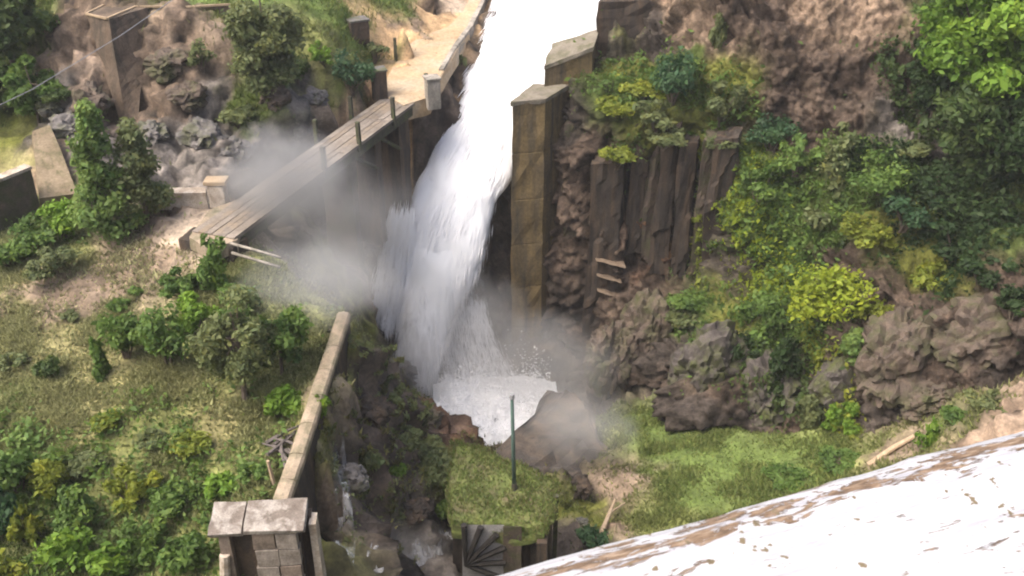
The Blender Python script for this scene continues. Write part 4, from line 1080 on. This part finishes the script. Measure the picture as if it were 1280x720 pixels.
for q in [P(610, 574, 32.6), P(645, 540, 34.4), P(686, 492, 36.8), P(716, 492, 36.9), P(742, 522, 35.9), P(762, 578, 33.4), P(700, 622, 31.4), P(632, 602, 31.9)]:
    bm.verts.new(q); bm.verts.new(q + Vector((0, .3, -3.2)))
bmesh.ops.convex_hull(bm, input=bm.verts[:])
mb = MB(); mb.bm.free(); mb.bm = bm
mb.rough(6, .16, 1.0, 21, .22)
tag(mb.build('boulder', stone_mat('wet_grey_rock', (.04, .035, .031), (.10, .088, .077), 1.6, (.13, .10, .075))), 'big ridged grey slab of rock in the mist right of the pool', 'rock')
boulder(P(765, 455, 41.4), (1.3, 1.2, 2.4), M['brown_stone'], 'bulging brown rock at the foot of the dark columns', 5, blk=.17)
boulder(P(812, 430, 41.8), (1.5, 1.4, 2.6), M['brown_stone'], 'tall rust-brown rock shoulder below the dark columns', 7, blk=.17)
boulder(P(888, 472, 37.6), (2.0, 1.7, 2.7), M['mossy_rock'], 'dark mossy overhanging boulder above the green grass floor', 9, .4, blk=.17, tilt=.15)
boulder(P(960, 500, 36), (1.7, 1.5, 1.9), M['mossy_rock'], 'mossy brown-grey rock mass right of the overhanging boulder', 15, 1.2, blk=.17)
boulder(P(1225, 440, 33.0), (2.4, 1.7, 2.2), M['brown_stone'], 'broad brown boulder undercut at the lower right', 11, .3, blk=.17)
boulder(P(1130, 455, 34.0), (2.4, 1.6, 2.3), M['brown_stone'], 'great brown bulging rock below the yellow bush', 13, .8, blk=.17)
boulder(P(1060, 490, 34.6), (1.4, 1.2, 1.8), M['mossy_rock'], 'mossy rock hung with yellow creeper at the cliff foot', 17, blk=.17)
boulder(P(1175, 500, 31.9), (1.8, 1.0, .9), M['brown_stone'], 'low brown rock under the great bulging rock', 19, .5, blk=.17)
for k, (u, v, s, m, l) in enumerate([(90, 165, .9, 'grey_rock', 'pale grey boulder under the cable at far left'), (62, 135, .6, 'grey_rock', 'small pale boulder beside the dark trees'), (115, 130, .9, 'brown_stone', 'brown boulder left of the buttress foot'), (210, 85, .9, 'brown_stone', 'brown boulder under the coping right of the buttress'),
     (235, 125, .8, 'brown_stone', 'rust-streaked boulder midway down the rock face'), (190, 170, .7, 'grey_rock', 'grey boulder just below the buttress tip'), (255, 175, .9, 'grey_rock', 'grey boulder above the low pale wall'), (290, 195, .8, 'grey_rock', 'wide grey boulder left of the footbridge'), (345, 125, .7, 'brown_stone', 'brown boulder under the round dark tree'), (395, 125, .55, 'grey_rock', 'small grey boulder beside the bush near the bridge'),
     (455, 215, .7, 'brown_stone', 'brown boulder under the footbridge'), (535, 525, .6, 'brown_stone', 'rusty rock on the lip left of the pool'), (505, 470, .7, 'dark_stone', 'dark wet rock below the main jet'), (465, 520, .6, 'dark_stone', 'dark rock on the ridge right of the long wall'), (505, 580, .6, 'dark_stone', 'dark rock left of the mossy chamber roof'), (440, 600, .5, 'grey_rock', 'grey rock by the foaming trickle'),
     (520, 640, .5, 'dark_stone', 'dark rock beside the fan of bars'), (725, 610, .5, 'dark_stone', 'dark rock right of the chamber roof'), (728, 655, .25, 'grey_rock', 'small pale rock right of the chamber corner post')]):
    p = hit(u, v); boulder(p + Vector((0, 0, s * .15)), (s, s * .9, s * .75), M[m], l, 40 + k, k)
mb = MB(); q0, q1 = hit(1085, 584), hit(1142, 548); mb.tube([q0 + Vector((0, 0, .1)), q0.lerp(q1, .5) + Vector((0, 0, .2)), q1 + Vector((0, 0, .1))], [.12, .11, .09], 8)
tag(mb.build('log', M['bleached']), 'bare tan log lying in grass beyond the parapet', 'log')
mb = MB(); q0, q1 = hit(752, 668), hit(768, 636); mb.tube([q0 + Vector((0, 0, .1)), q0.lerp(q1, .6) + Vector((0, 0, .3)), q1 + Vector((0, 0, .5))], [.1, .08, .04], 6); mb.tube([q0.lerp(q1, .6) + Vector((0, 0, .3)), q1 + Vector((.5, .1, .3))], [.05, .02], 5)
tag(mb.build('dead_branch', M['bleached']), 'forked dead branch on bare earth right of the chamber', 'branch')
q0 = hit(345, 612)
mb = MB(); mb.tube([q0 + Vector((0, 0, -.2)), q0 + Vector((-.12, .05, 1.0))], [.07, .05], 6); tag(mb.build('stake', M['bleached']), 'pale leaning stake beside the long wall', 'stake')
q0 = hit(345, 560)
mb = MB()
rd = random.Random(3)
for a in range(11):
    t = rd.gauss(1.9, .7); l = rd.uniform(.3, .85); c = q0 + Vector((rd.uniform(-.35, .35), rd.uniform(-.55, .5), rd.uniform(.05, .3)))
    e = Vector((math.cos(t), math.sin(t), rd.uniform(-.25, .35))) * l
    mb.tube([c - e, c + Vector((rd.uniform(-.08, .08), 0, .05)), c + e], [rd.uniform(.03, .08), .05, .02], 6)
tag(mb.build('driftwood', stone_mat('grey_driftwood', (.055, .047, .044), (.17, .145, .13), 4)), 'tangle of grey driftwood beside the long wall', 'driftwood')

# ------------------------------------------------------------------ trees and shrubs
def tree_at(u, v, h_px, w_px, mat, label, seed, **kw):
    p = hit(u, v) if 'Y' not in kw else P(u, v, kw.pop('Y'))
    k = mpp(p)
    return tree(kw.pop('name', 'tree'), p, h_px * k / .86, w_px * k, mat, label, seed, **kw)
tree_at(342, 140, 140, 108, 'olive', 'rounded grey green tree left of the gravel apron', 201, n_leaf=20000, leaf=.095, low=.0, clumps=44, dome=True)
tree_at(140, 298, 150, 84, 'lime', 'taller yellow-green young tree with dark trunk on the bank', 203, n_leaf=9000, leaf=.085, low=.1, clumps=44, cone=True)
tree_at(184, 276, 110, 76, 'olive', 'shorter olive young tree in front of low pale wall', 205, n_leaf=7000, leaf=.08, low=.15, clumps=36, cone=True)
tree_at(20, 100, 110, 100, 'dark', 'dark shadowy tree at upper left corner', 207, n_leaf=7000, low=.1)
tree_at(48, 150, 70, 62, 'mid', 'bushy mid-green tree under the dark corner tree', 209, n_leaf=4500, low=.05)
tree_at(-20, 150, 90, 80, 'dark', 'dark tree half cut off by the left edge', 211, n_leaf=4500, low=.05)
tree_at(306, 500, 130, 92, 'olive', 'misty olive tree with thin trunk beside the long wall', 213, n_leaf=6500, leaf=.07, low=.08, clumps=32)
tree_at(352, 470, 80, 76, 'mid', 'low green tree between the olive tree and the wall', 214, n_leaf=4000, leaf=.075, low=.1, clumps=22)
B_ = bank_plant
for a in [(78, 300, 64, 62, 'bright', 'round', 'vivid green bush left of the taller young tree'), (45, 310, 66, 44, 'mid', 'round', 'green bush below the brown wall end'), (62, 345, 76, 46, 'olive', 'loose', 'grey-green bush under the vivid green bush'), (15, 335, 60, 44, 'mid', 'mat', 'low green bush on the left edge below the brown wall'),
          (212, 455, 84, 88, 'mid', 'round', 'dark rounded shrub in the middle of the bank'), (160, 448, 66, 76, 'mid', 'round', 'mid-green shrub left of the dark rounded shrub'), (248, 420, 66, 56, 'bright', 'loose', 'bright shrub above the dark rounded shrub'), (270, 362, 54, 66, 'mid', 'tall', 'upright green shrub at the near bridge landing'),
          (235, 375, 60, 46, 'mid', 'loose', 'loose shrub left of the landing shrub'), (300, 405, 70, 60, 'mid', 'round', 'green shrub under the spray cloud'), (350, 525, 62, 50, 'bright', 'round', 'bright shrub beside the driftwood'), (404, 520, 24, 36, 'bright', 'loose', 'tiny bright sprig growing from the long wall'), (62, 472, 34, 34, 'dark', 'round', 'small dark shrub alone on the dry grass'),
          (130, 470, 30, 50, 'mid', 'tall', 'thin upright shrub on dry grass'), (242, 570, 56, 34, 'yellow', 'mat', 'low yellow-green shrub on the lower bank'), (170, 632, 66, 56, 'yellow', 'loose', 'golden shrub in the middle of the lower bank'), (25, 615, 66, 70, 'mid', 'round', 'green shrub on lower left edge'), (58, 618, 60, 56, 'yellow', 'round', 'yellow-green shrub right of the lower left shrub'),
          (8, 668, 46, 70, 'blue', 'round', 'emerald shrub cut by the left edge'), (36, 680, 44, 60, 'yellow', 'loose', 'yellow shrub beside the emerald shrub'), (82, 716, 76, 66, 'bright', 'round', 'large bright shrub near the bottom left'), (140, 722, 66, 60, 'bright', 'loose', 'bright feathery shrub on the bottom edge'), (108, 660, 64, 60, 'mid', 'round', 'green shrub above the bottom left shrubs'),
          (214, 640, 60, 46, 'mid', 'mat', 'spreading green shrub right of the golden shrub'), (15, 735, 66, 60, 'yellow', 'round', 'yellow-green shrub in bottom left corner'), (240, 712, 66, 60, 'mid', 'round', 'leafy shrub left of the gatehouse'), (188, 694, 60, 56, 'mid', 'loose', 'green shrub between golden shrub and gatehouse shrub'), (132, 536, 46, 26, 'yellow', 'mat', 'low yellowish tuft on dry grass mid bank'),
          (112, 590, 50, 30, 'olive', 'mat', 'olive low shrub on lower bank'), (190, 560, 44, 26, 'olive', 'mat', 'olive tuft right of yellowish tuft'), (280, 620, 46, 34, 'bright', 'mat', 'bright low shrub above the gatehouse roof'), (318, 600, 40, 28, 'mid', 'mat', 'small green shrub left of the stake'), (150, 388, 30, 20, 'mid', 'mat', 'little green tuft on the brown track'), (85, 400, 30, 16, 'olive', 'mat', 'little grey tuft on the brown track'), (170, 368, 22, 14, 'mid', 'mat', 'tiny tuft on the stony track'),
          (20, 460, 40, 24, 'olive', 'mat', 'olive tuft by the left edge in dry grass'), (75, 132, 52, 30, 'dark', 'mat', 'dark bush growing on the pale boulders'), (440, 118, 62, 58, 'blue', 'round', 'blue-green bush beside the mossy bridge pier'), (408, 84, 40, 36, 'bright', 'loose', 'small bright bush between dark tree and stone block'), (468, 78, 40, 30, 'olive', 'mat', 'olive bush under the squat stone block'), (374, 104, 40, 46, 'dark', 'round', 'dark bush right of the round tree'),
          (300, 160, 50, 34, 'olive', 'mat', 'olive bush low on the rocks under the round tree'), (252, 90, 44, 40, 'olive', 'loose', 'sparse olive bush on the rock face'), (575, 88, 18, 26, 'olive', 'mat', 'scrubby tuft at edge of gravel by the jet'), (470, 520, 34, 26, 'blue', 'mat', 'blue-green tuft on the dark ridge'), (497, 600, 26, 30, 'bright', 'mat', 'bright green tuft left of the mossy chamber'), (462, 600, 40, 60, 'olive', 'mat', 'mossy olive growth on dark rock'),
          (552, 610, 56, 40, 'olive', 'mat', 'mossy olive hummock against the left side of the chamber roof'), (538, 578, 60, 36, 'olive', 'mat', 'mossy olive hummock on the ridge behind the chamber'), (556, 648, 34, 34, 'mid', 'mat', 'green weeds at the lower left of the chamber roof'), (505, 560, 50, 34, 'olive', 'mat', 'olive weeds on the dark ridge left of the rusty rock'), (575, 652, 20, 18, 'blue', 'mat', 'green tuft at the corner of the mossy roof'), (1160, 560, 34, 38, 'bright', 'tall', 'bright green sapling beyond the parapet'), (1235, 515, 60, 34, 'olive', 'loose', 'grey-green bush by the tan track'), (1195, 530, 50, 26, 'mid', 'mat', 'low green bush beneath the broad boulder'), (1050, 585, 60, 26, 'mid', 'mat', 'dark green weeds at the foot of the cliff'), (980, 605, 60, 24, 'mid', 'mat', 'green weeds just above the parapet'), (740, 680, 40, 30, 'blue', 'mat', 'weeds beside the forked branch')]:
    B_(*a, dens=700 if a[2] < 45 else 1300, group=SHR)
C_ = cliff_plant
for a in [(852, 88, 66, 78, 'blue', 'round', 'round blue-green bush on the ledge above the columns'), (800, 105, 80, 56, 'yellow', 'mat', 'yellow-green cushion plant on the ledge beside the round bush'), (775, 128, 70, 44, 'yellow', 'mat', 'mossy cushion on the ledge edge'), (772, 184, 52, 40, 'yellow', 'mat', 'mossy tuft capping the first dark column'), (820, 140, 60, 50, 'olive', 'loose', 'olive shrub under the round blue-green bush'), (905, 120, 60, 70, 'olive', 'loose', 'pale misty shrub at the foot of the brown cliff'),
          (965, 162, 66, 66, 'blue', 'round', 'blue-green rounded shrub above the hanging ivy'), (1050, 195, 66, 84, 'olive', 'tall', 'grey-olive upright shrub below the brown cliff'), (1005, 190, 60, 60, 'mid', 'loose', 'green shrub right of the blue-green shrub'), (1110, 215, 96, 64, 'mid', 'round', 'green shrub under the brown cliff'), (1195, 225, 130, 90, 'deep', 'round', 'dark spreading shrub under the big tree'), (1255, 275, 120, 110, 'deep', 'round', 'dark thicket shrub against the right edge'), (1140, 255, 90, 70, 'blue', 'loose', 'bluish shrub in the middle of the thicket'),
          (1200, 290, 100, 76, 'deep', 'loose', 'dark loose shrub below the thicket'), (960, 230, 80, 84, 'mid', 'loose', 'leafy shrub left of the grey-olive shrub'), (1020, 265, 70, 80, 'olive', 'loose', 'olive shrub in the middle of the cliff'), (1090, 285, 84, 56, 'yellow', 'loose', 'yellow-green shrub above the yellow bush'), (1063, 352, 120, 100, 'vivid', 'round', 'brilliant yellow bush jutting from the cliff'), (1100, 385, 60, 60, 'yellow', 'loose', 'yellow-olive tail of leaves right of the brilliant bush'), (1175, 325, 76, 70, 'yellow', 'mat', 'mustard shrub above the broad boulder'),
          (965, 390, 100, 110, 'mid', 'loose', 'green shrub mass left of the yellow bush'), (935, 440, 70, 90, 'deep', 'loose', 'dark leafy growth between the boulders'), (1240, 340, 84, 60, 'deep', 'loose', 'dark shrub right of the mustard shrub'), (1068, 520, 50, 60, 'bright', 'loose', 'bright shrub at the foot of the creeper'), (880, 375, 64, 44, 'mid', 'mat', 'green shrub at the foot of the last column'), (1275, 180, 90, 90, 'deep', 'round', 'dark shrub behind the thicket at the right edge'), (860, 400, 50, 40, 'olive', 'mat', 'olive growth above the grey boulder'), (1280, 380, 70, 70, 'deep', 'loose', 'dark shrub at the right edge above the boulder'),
          (908, 168, 60, 40, 'olive', 'mat', 'olive scrub crowning the last dark column'), (830, 160, 56, 36, 'olive', 'mat', 'olive scrub hanging over the middle columns'), (1000, 450, 70, 110, 'deep', 'hang', 'dark drooping greenery between the two mossy rocks', ), (1030, 505, 50, 70, 'olive', 'hang', 'olive drooping weed at the foot of the mossy rocks'), (1095, 420, 60, 60, 'lime', 'hang', 'lime creeper over the great bulging rock'), (905, 415, 80, 44, 'mid', 'mat', 'green cushion capping the dark overhanging boulder'), (1140, 185, 60, 40, 'olive', 'mat', 'olive scrub on the rock under the tree'), (900, 40, 30, 60, 'olive', 'hang', 'grey hanging weed on the brown cliff')]:
    C_(*a, out=1.0 if a[4] == 'vivid' else 1.5 if 'rock' in a[6] and a[5] == 'hang' or 'capping the dark over' in a[6] else 1.1 if 'columns' in a[6] or 'column' in a[6] else .35, dens=2600 if a[2] > 90 else 1500, group=SHR)
# hanging ivy curtains: each one leaf mesh lying on the rock
def ivy(path, w, n, mat, label, seed, leaf=.10):
    g = np.random.default_rng(seed)
    pts, cc = [], []
    path = np.array(path, float)
    t = g.uniform(0, len(path) - 1, n)
    i = np.minimum(t.astype(int), len(path) - 2); f = (t - i)[:, None]
    q = path[i] * (1 - f) + path[i + 1] * f + g.normal(size=(n, 2)) * np.array([w * .42, 8])
    lump = g.uniform(.1, .55, 400)
    for u, v in q:
        p, nn = on_cliff(u, v); key = int(u / 14) * 31 + int(v / 14) * 17
        pts.append(np.array(p) + np.array(nn) * (g.uniform(.02, 1) * lump[key % 400])); cc.append(lump[(key * 7) % 400] * 1.6)
    pts = np.array(pts)
    V_, F_, T_ = leaves(np.zeros((1, 3)), np.ones(1) * 1e-4, n, leaf, seed + 1, .5, .4)
    V_ = V_ + np.repeat(pts, 4, 0)
    T_[:, 0] = np.clip(T_[:, 0] * .5 + np.repeat(np.array(cc), 4) * .55, 0, 1)
    o = link(bpy.data.objects.new('ivy', np_mesh('ivy', V_, F_, M['leaf_' + mat], T_)))
    return tag(o, label, 'ivy', 'ivy curtains on the cliff')
ivy([(940, 190), (945, 260), (955, 340), (950, 380)], 44, 2600, 'vivid', 'long yellow-green ivy curtain right of the last column', 301)
ivy([(975, 210), (985, 290), (985, 350)], 50, 2200, 'mid', 'green ivy curtain beside the yellow-green one', 302)
ivy([(885, 200), (882, 290), (870, 370)], 14, 1000, 'yellow', 'narrow strip of moss and ivy between the columns', 303)
ivy([(1015, 380), (1025, 440), (1040, 500)], 18, 1000, 'yellow', 'thin yellow creeper trailing below the yellow bush', 304)
ivy([(950, 420), (970, 480), (990, 520)], 60, 2400, 'dark', 'dark ivy draped between the two boulders', 305)
ivy([(1060, 440), (1060, 500), (1070, 540)], 24, 1100, 'yellow', 'yellow creeper on the brown boulder', 306)
ivy([(1110, 60), (1130, 110), (1150, 150)], 26, 1600, 'dark', 'dark leaves spilling over the brown cliff by the big tree', 307)
# big trees at the upper right
def ctree(u, v, h, w, mat, label, seed, dY=0, **kw):
    p, n = on_cliff(u, v); k = mpp(p)
    return tree('tree', p + Vector((0, .5, -.4)), h * k / .86, w * k, mat, label, seed, **kw)
ctree(1215, 170, 190, 150, 'bright', 'big bright green tree at the top right', 401, n_leaf=13000, leaf=.15, clumps=40, low=.1)
ctree(1275, 150, 190, 130, 'bright', 'bright tree cut off by the right edge', 403, n_leaf=10000, leaf=.15, clumps=34, low=.1)
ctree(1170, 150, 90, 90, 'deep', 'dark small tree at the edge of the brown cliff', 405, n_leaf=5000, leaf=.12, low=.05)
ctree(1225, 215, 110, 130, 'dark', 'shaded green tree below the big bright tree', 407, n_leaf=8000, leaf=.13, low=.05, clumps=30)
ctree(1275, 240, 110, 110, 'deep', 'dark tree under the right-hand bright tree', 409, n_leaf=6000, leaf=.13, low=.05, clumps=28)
ctree(1330, 180, 180, 150, 'mid', 'green tree beyond the right edge', 411, n_leaf=5000, leaf=.15, low=.1)

# ------------------------------------------------------------------ grass and ground cover (uncountable)
def grass(mask_classes, n, label, name, hgt, seed, box, colv):
    g = np.random.default_rng(seed)
    wgt = sum(Wc[:, CN.index(c)] * k for c, k in mask_classes.items())
    inside = (Q[:, 0] > box[0]) & (Q[:, 0] < box[1]) & (Q[:, 1] > box[2]) & (Q[:, 1] < box[3])
    pch = np.clip(fbm(V * .8, 3, seed), -.6, .6) + .75
    wgt = wgt * inside * pch
    idx = g.choice(len(Q), n, p=wgt / wgt.sum())
    p = VT[idx] + np.column_stack([g.uniform(-.12, .12, (n, 2)), np.zeros(n) - .02])
    th = g.uniform(0, 6.28, n)
    h = hgt * g.uniform(.5, 1.4, n) * (.6 + .6 * pch[idx]); w = .035 * g.uniform(.7, 1.5, n)
    lean = g.normal(size=(n, 2)) * .55 * h[:, None]
    a = np.column_stack([np.cos(th) * w, np.sin(th) * w, np.zeros(n)])
    tip = p + np.column_stack([lean, h])
    Vg = np.stack([p - a, p + a, tip], 1).reshape(-1, 3)
    base = tcol[idx] * .6 + np.array(colv[0]) * .4
    alt = np.array(colv[1])
    mixf = (g.uniform(0, 1, n) ** 2)[:, None]
    c = base * (1 - mixf) + alt * mixf
    c = c * g.uniform(.7, 1.35, n)[:, None]
    o = link(bpy.data.objects.new(name, np_mesh(name, Vg, np.arange(n * 3).reshape(n, 3), M['grass'], np.repeat(c, 3, 0))))
    return tag(o, label, 'grass', kind='stuff')
grass({'grass': 1, 'lush': 1, 'dry': .9, 'dirt': .25, 'moss': .3}, 210000, 'rough grass and weeds covering the left bank', 'bank_grass', .13, 5, (-22, -5.9, 15, 37), [(.19, .215, .08), (.36, .36, .17)])
grass({'lush': 1, 'grass': 1, 'dirt': .2, 'dark': .05, 'moss': .7, 'green': .6}, 60000, 'short green grass on the gorge floor', 'gorge_grass', .15, 6, (1.5, 20, 23, 39), [(.12, .17, .04), (.24, .26, .08)])
grass({'moss': 1, 'green': .6, 'dark': .06}, 24000, 'moss and ground cover on the dark rocks', 'moss_cover', .12, 7, (-6, 1.5, 22, 45), [(.10, .12, .025), (.18, .17, .05)])
grass({'lush': 1, 'grass': 1, 'green': .9, 'dirt': .2}, 40000, 'green grass on the slope above the bridge', 'slope_grass', .2, 8, (-32, -2, 38, 64), [(.075, .12, .022), (.16, .17, .05)])
# leafy undergrowth on the green parts of the cliff
def cliff_cover(wgt, n, seed, mat, label):
    g = np.random.default_rng(seed)
    wgt = np.clip(wgt, 0, None)
    idx = g.choice(len(VKd), n, p=wgt / wgt.sum())
    V_, F_, T_ = leaves(np.zeros((1, 3)), np.ones(1) * 1e-4, n, .095, seed + 1, .5, .3)
    lump = np.clip(fbm(VK[idx] * 1.4, 3, 150) + .4, 0, 1.2)
    V_ = V_ + np.repeat(VKd[idx] + nK[idx] * (g.uniform(0, .5, n) * (.2 + lump))[:, None] + g.normal(size=(n, 3)) * .05, 4, 0)
    T_[:, 0] = np.clip(T_[:, 0] * .5 + np.repeat(lump, 4) * .4, 0, 1)
    tag(link(bpy.data.objects.new('undergrowth', np_mesh('undergrowth', V_, F_, M['leaf_' + mat], T_))), label, None, kind='stuff')
gw = (WK[:, CN.index('green')] + WK[:, CN.index('moss')] * .5) * (np.clip(fbm(VK * .7, 3, 140), -.5, .6) + .5)
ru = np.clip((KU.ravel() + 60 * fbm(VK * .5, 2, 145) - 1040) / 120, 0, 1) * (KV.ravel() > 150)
cliff_cover(gw * (1 - ru), 34000, 77, 'mid', 'mixed leafy undergrowth covering the middle of the right-hand cliff')
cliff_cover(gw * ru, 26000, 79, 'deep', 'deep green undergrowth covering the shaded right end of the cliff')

def cover(name, wgt, n, leaf, seed, mat, label, hgt):
    g = np.random.default_rng(seed)
    wgt = np.clip(wgt, 0, None)
    idx = g.choice(len(Q), n, p=wgt / wgt.sum())
    lump = np.clip(fbm(VT[idx] * 1.5, 3, seed) + .35, 0, 1.1)
    V_, F_, T_ = leaves(np.zeros((1, 3)), np.ones(1) * 1e-4, n, leaf, seed + 1, .7, .1)
    off = np.column_stack([g.uniform(-.15, .15, (n, 2)), g.uniform(.02, 1, n) ** .6 * (.1 + lump) * hgt])
    V_ = V_ + np.repeat(VT[idx] + off, 4, 0)
    T_[:, 0] = np.clip(T_[:, 0] * .55 + np.repeat(lump, 4) * .4, 0, 1)
    o = link(bpy.data.objects.new(name, np_mesh(name, V_, F_, M['leaf_' + mat], T_)))
    return tag(o, label, 'undergrowth', kind='stuff')
inb = (Q[:, 0] > -20) & (Q[:, 0] < -6.0) & (Q[:, 1] > 15) & (Q[:, 1] < 36)
pat = fbm(V * .55, 3, 171)
low_ = np.clip((25.5 - Q[:, 1]) / 2.5, .06, 1)
cover('undergrowth', (Wc[:, CN.index('lush')] + .35 * Wc[:, CN.index('grass')]) * inb * low_ * np.clip(pat + .25, 0, 1) ** 1.5, 24000, .075, 180, 'mid', 'leafy green undergrowth among the bank shrubs', .55)
cover('undergrowth', (Wc[:, CN.index('lush')] + .25 * Wc[:, CN.index('grass')]) * inb * low_ * np.clip(.15 - pat, 0, 1) ** 1.5, 9000, .075, 190, 'lime', 'yellowish leafy undergrowth among the bank shrubs', .4)
ing = (Q[:, 0] > -5.3) & (Q[:, 0] < 0.5) & (Q[:, 1] > 21) & (Q[:, 1] < 38)
cover('moss_growth', (Wc[:, CN.index('moss')] + .08 * Wc[:, CN.index('dark')]) * ing * np.clip(pat + .5, 0, 1), 16000, .055, 200, 'olive', 'olive moss and small ferns on the gorge rocks', .18)
# turf standing on the chamber roof
g = np.random.default_rng(99)
dg = bpy.context.evaluated_depsgraph_get()
rv = np.array([v.co[:] for v in roof.data.vertices]); rn = np.array([v.normal[:] for v in roof.data.vertices])
okv = np.where(rn[:, 2] > .35)[0]
n = 9000
ix = g.choice(okv, n)
p = rv[ix] + np.column_stack([g.uniform(-.14, .14, (n, 2)), np.zeros(n)])
th = g.uniform(0, 6.28, n); h = .11 * g.uniform(.4, 1.5, n)
a_ = np.column_stack([np.cos(th), np.sin(th), np.zeros(n)]) * .022
tip = p + np.column_stack([g.normal(size=(n, 2)) * .05, h])
pal = np.array([(.10, .15, .035), (.18, .22, .06), (.16, .15, .06)])
cc = pal[g.integers(0, 3, n)] * g.uniform(.7, 1.3, n)[:, None]
o = link(bpy.data.objects.new('turf', np_mesh('turf', np.stack([p - a_, p + a_, tip], 1).reshape(-1, 3), np.arange(n * 3).reshape(n, 3), M['grass'], np.repeat(cc, 3, 0))), roof)
o['kind'] = 'stuff'

# spray-laden air filling the gorge
zlo, zhi = float(VT[:, 2].min()) - 1.0, max(CAMZ + 1.5, float(VT[:, 2].max()) + 3.0)
mb = MB(); mb.box((0, 40, (zlo + zhi) / 2), (150, 130, zhi - zlo))
hm = bpy.data.materials.new('damp_air'); hm.use_nodes = True; hm.node_tree.nodes.clear()
ho = N(hm.node_tree, 'ShaderNodeOutputMaterial'); hv = N(hm.node_tree, 'ShaderNodeVolumePrincipled')
hv.inputs['Color'].default_value = (.92, .92, .93, 1); hv.inputs['Density'].default_value = .0004
hm.node_tree.links.new(hv.outputs[0], ho.inputs['Volume'])
tag(mb.build('haze', hm), 'thin pale haze of damp air filling the gorge', None, kind='stuff')
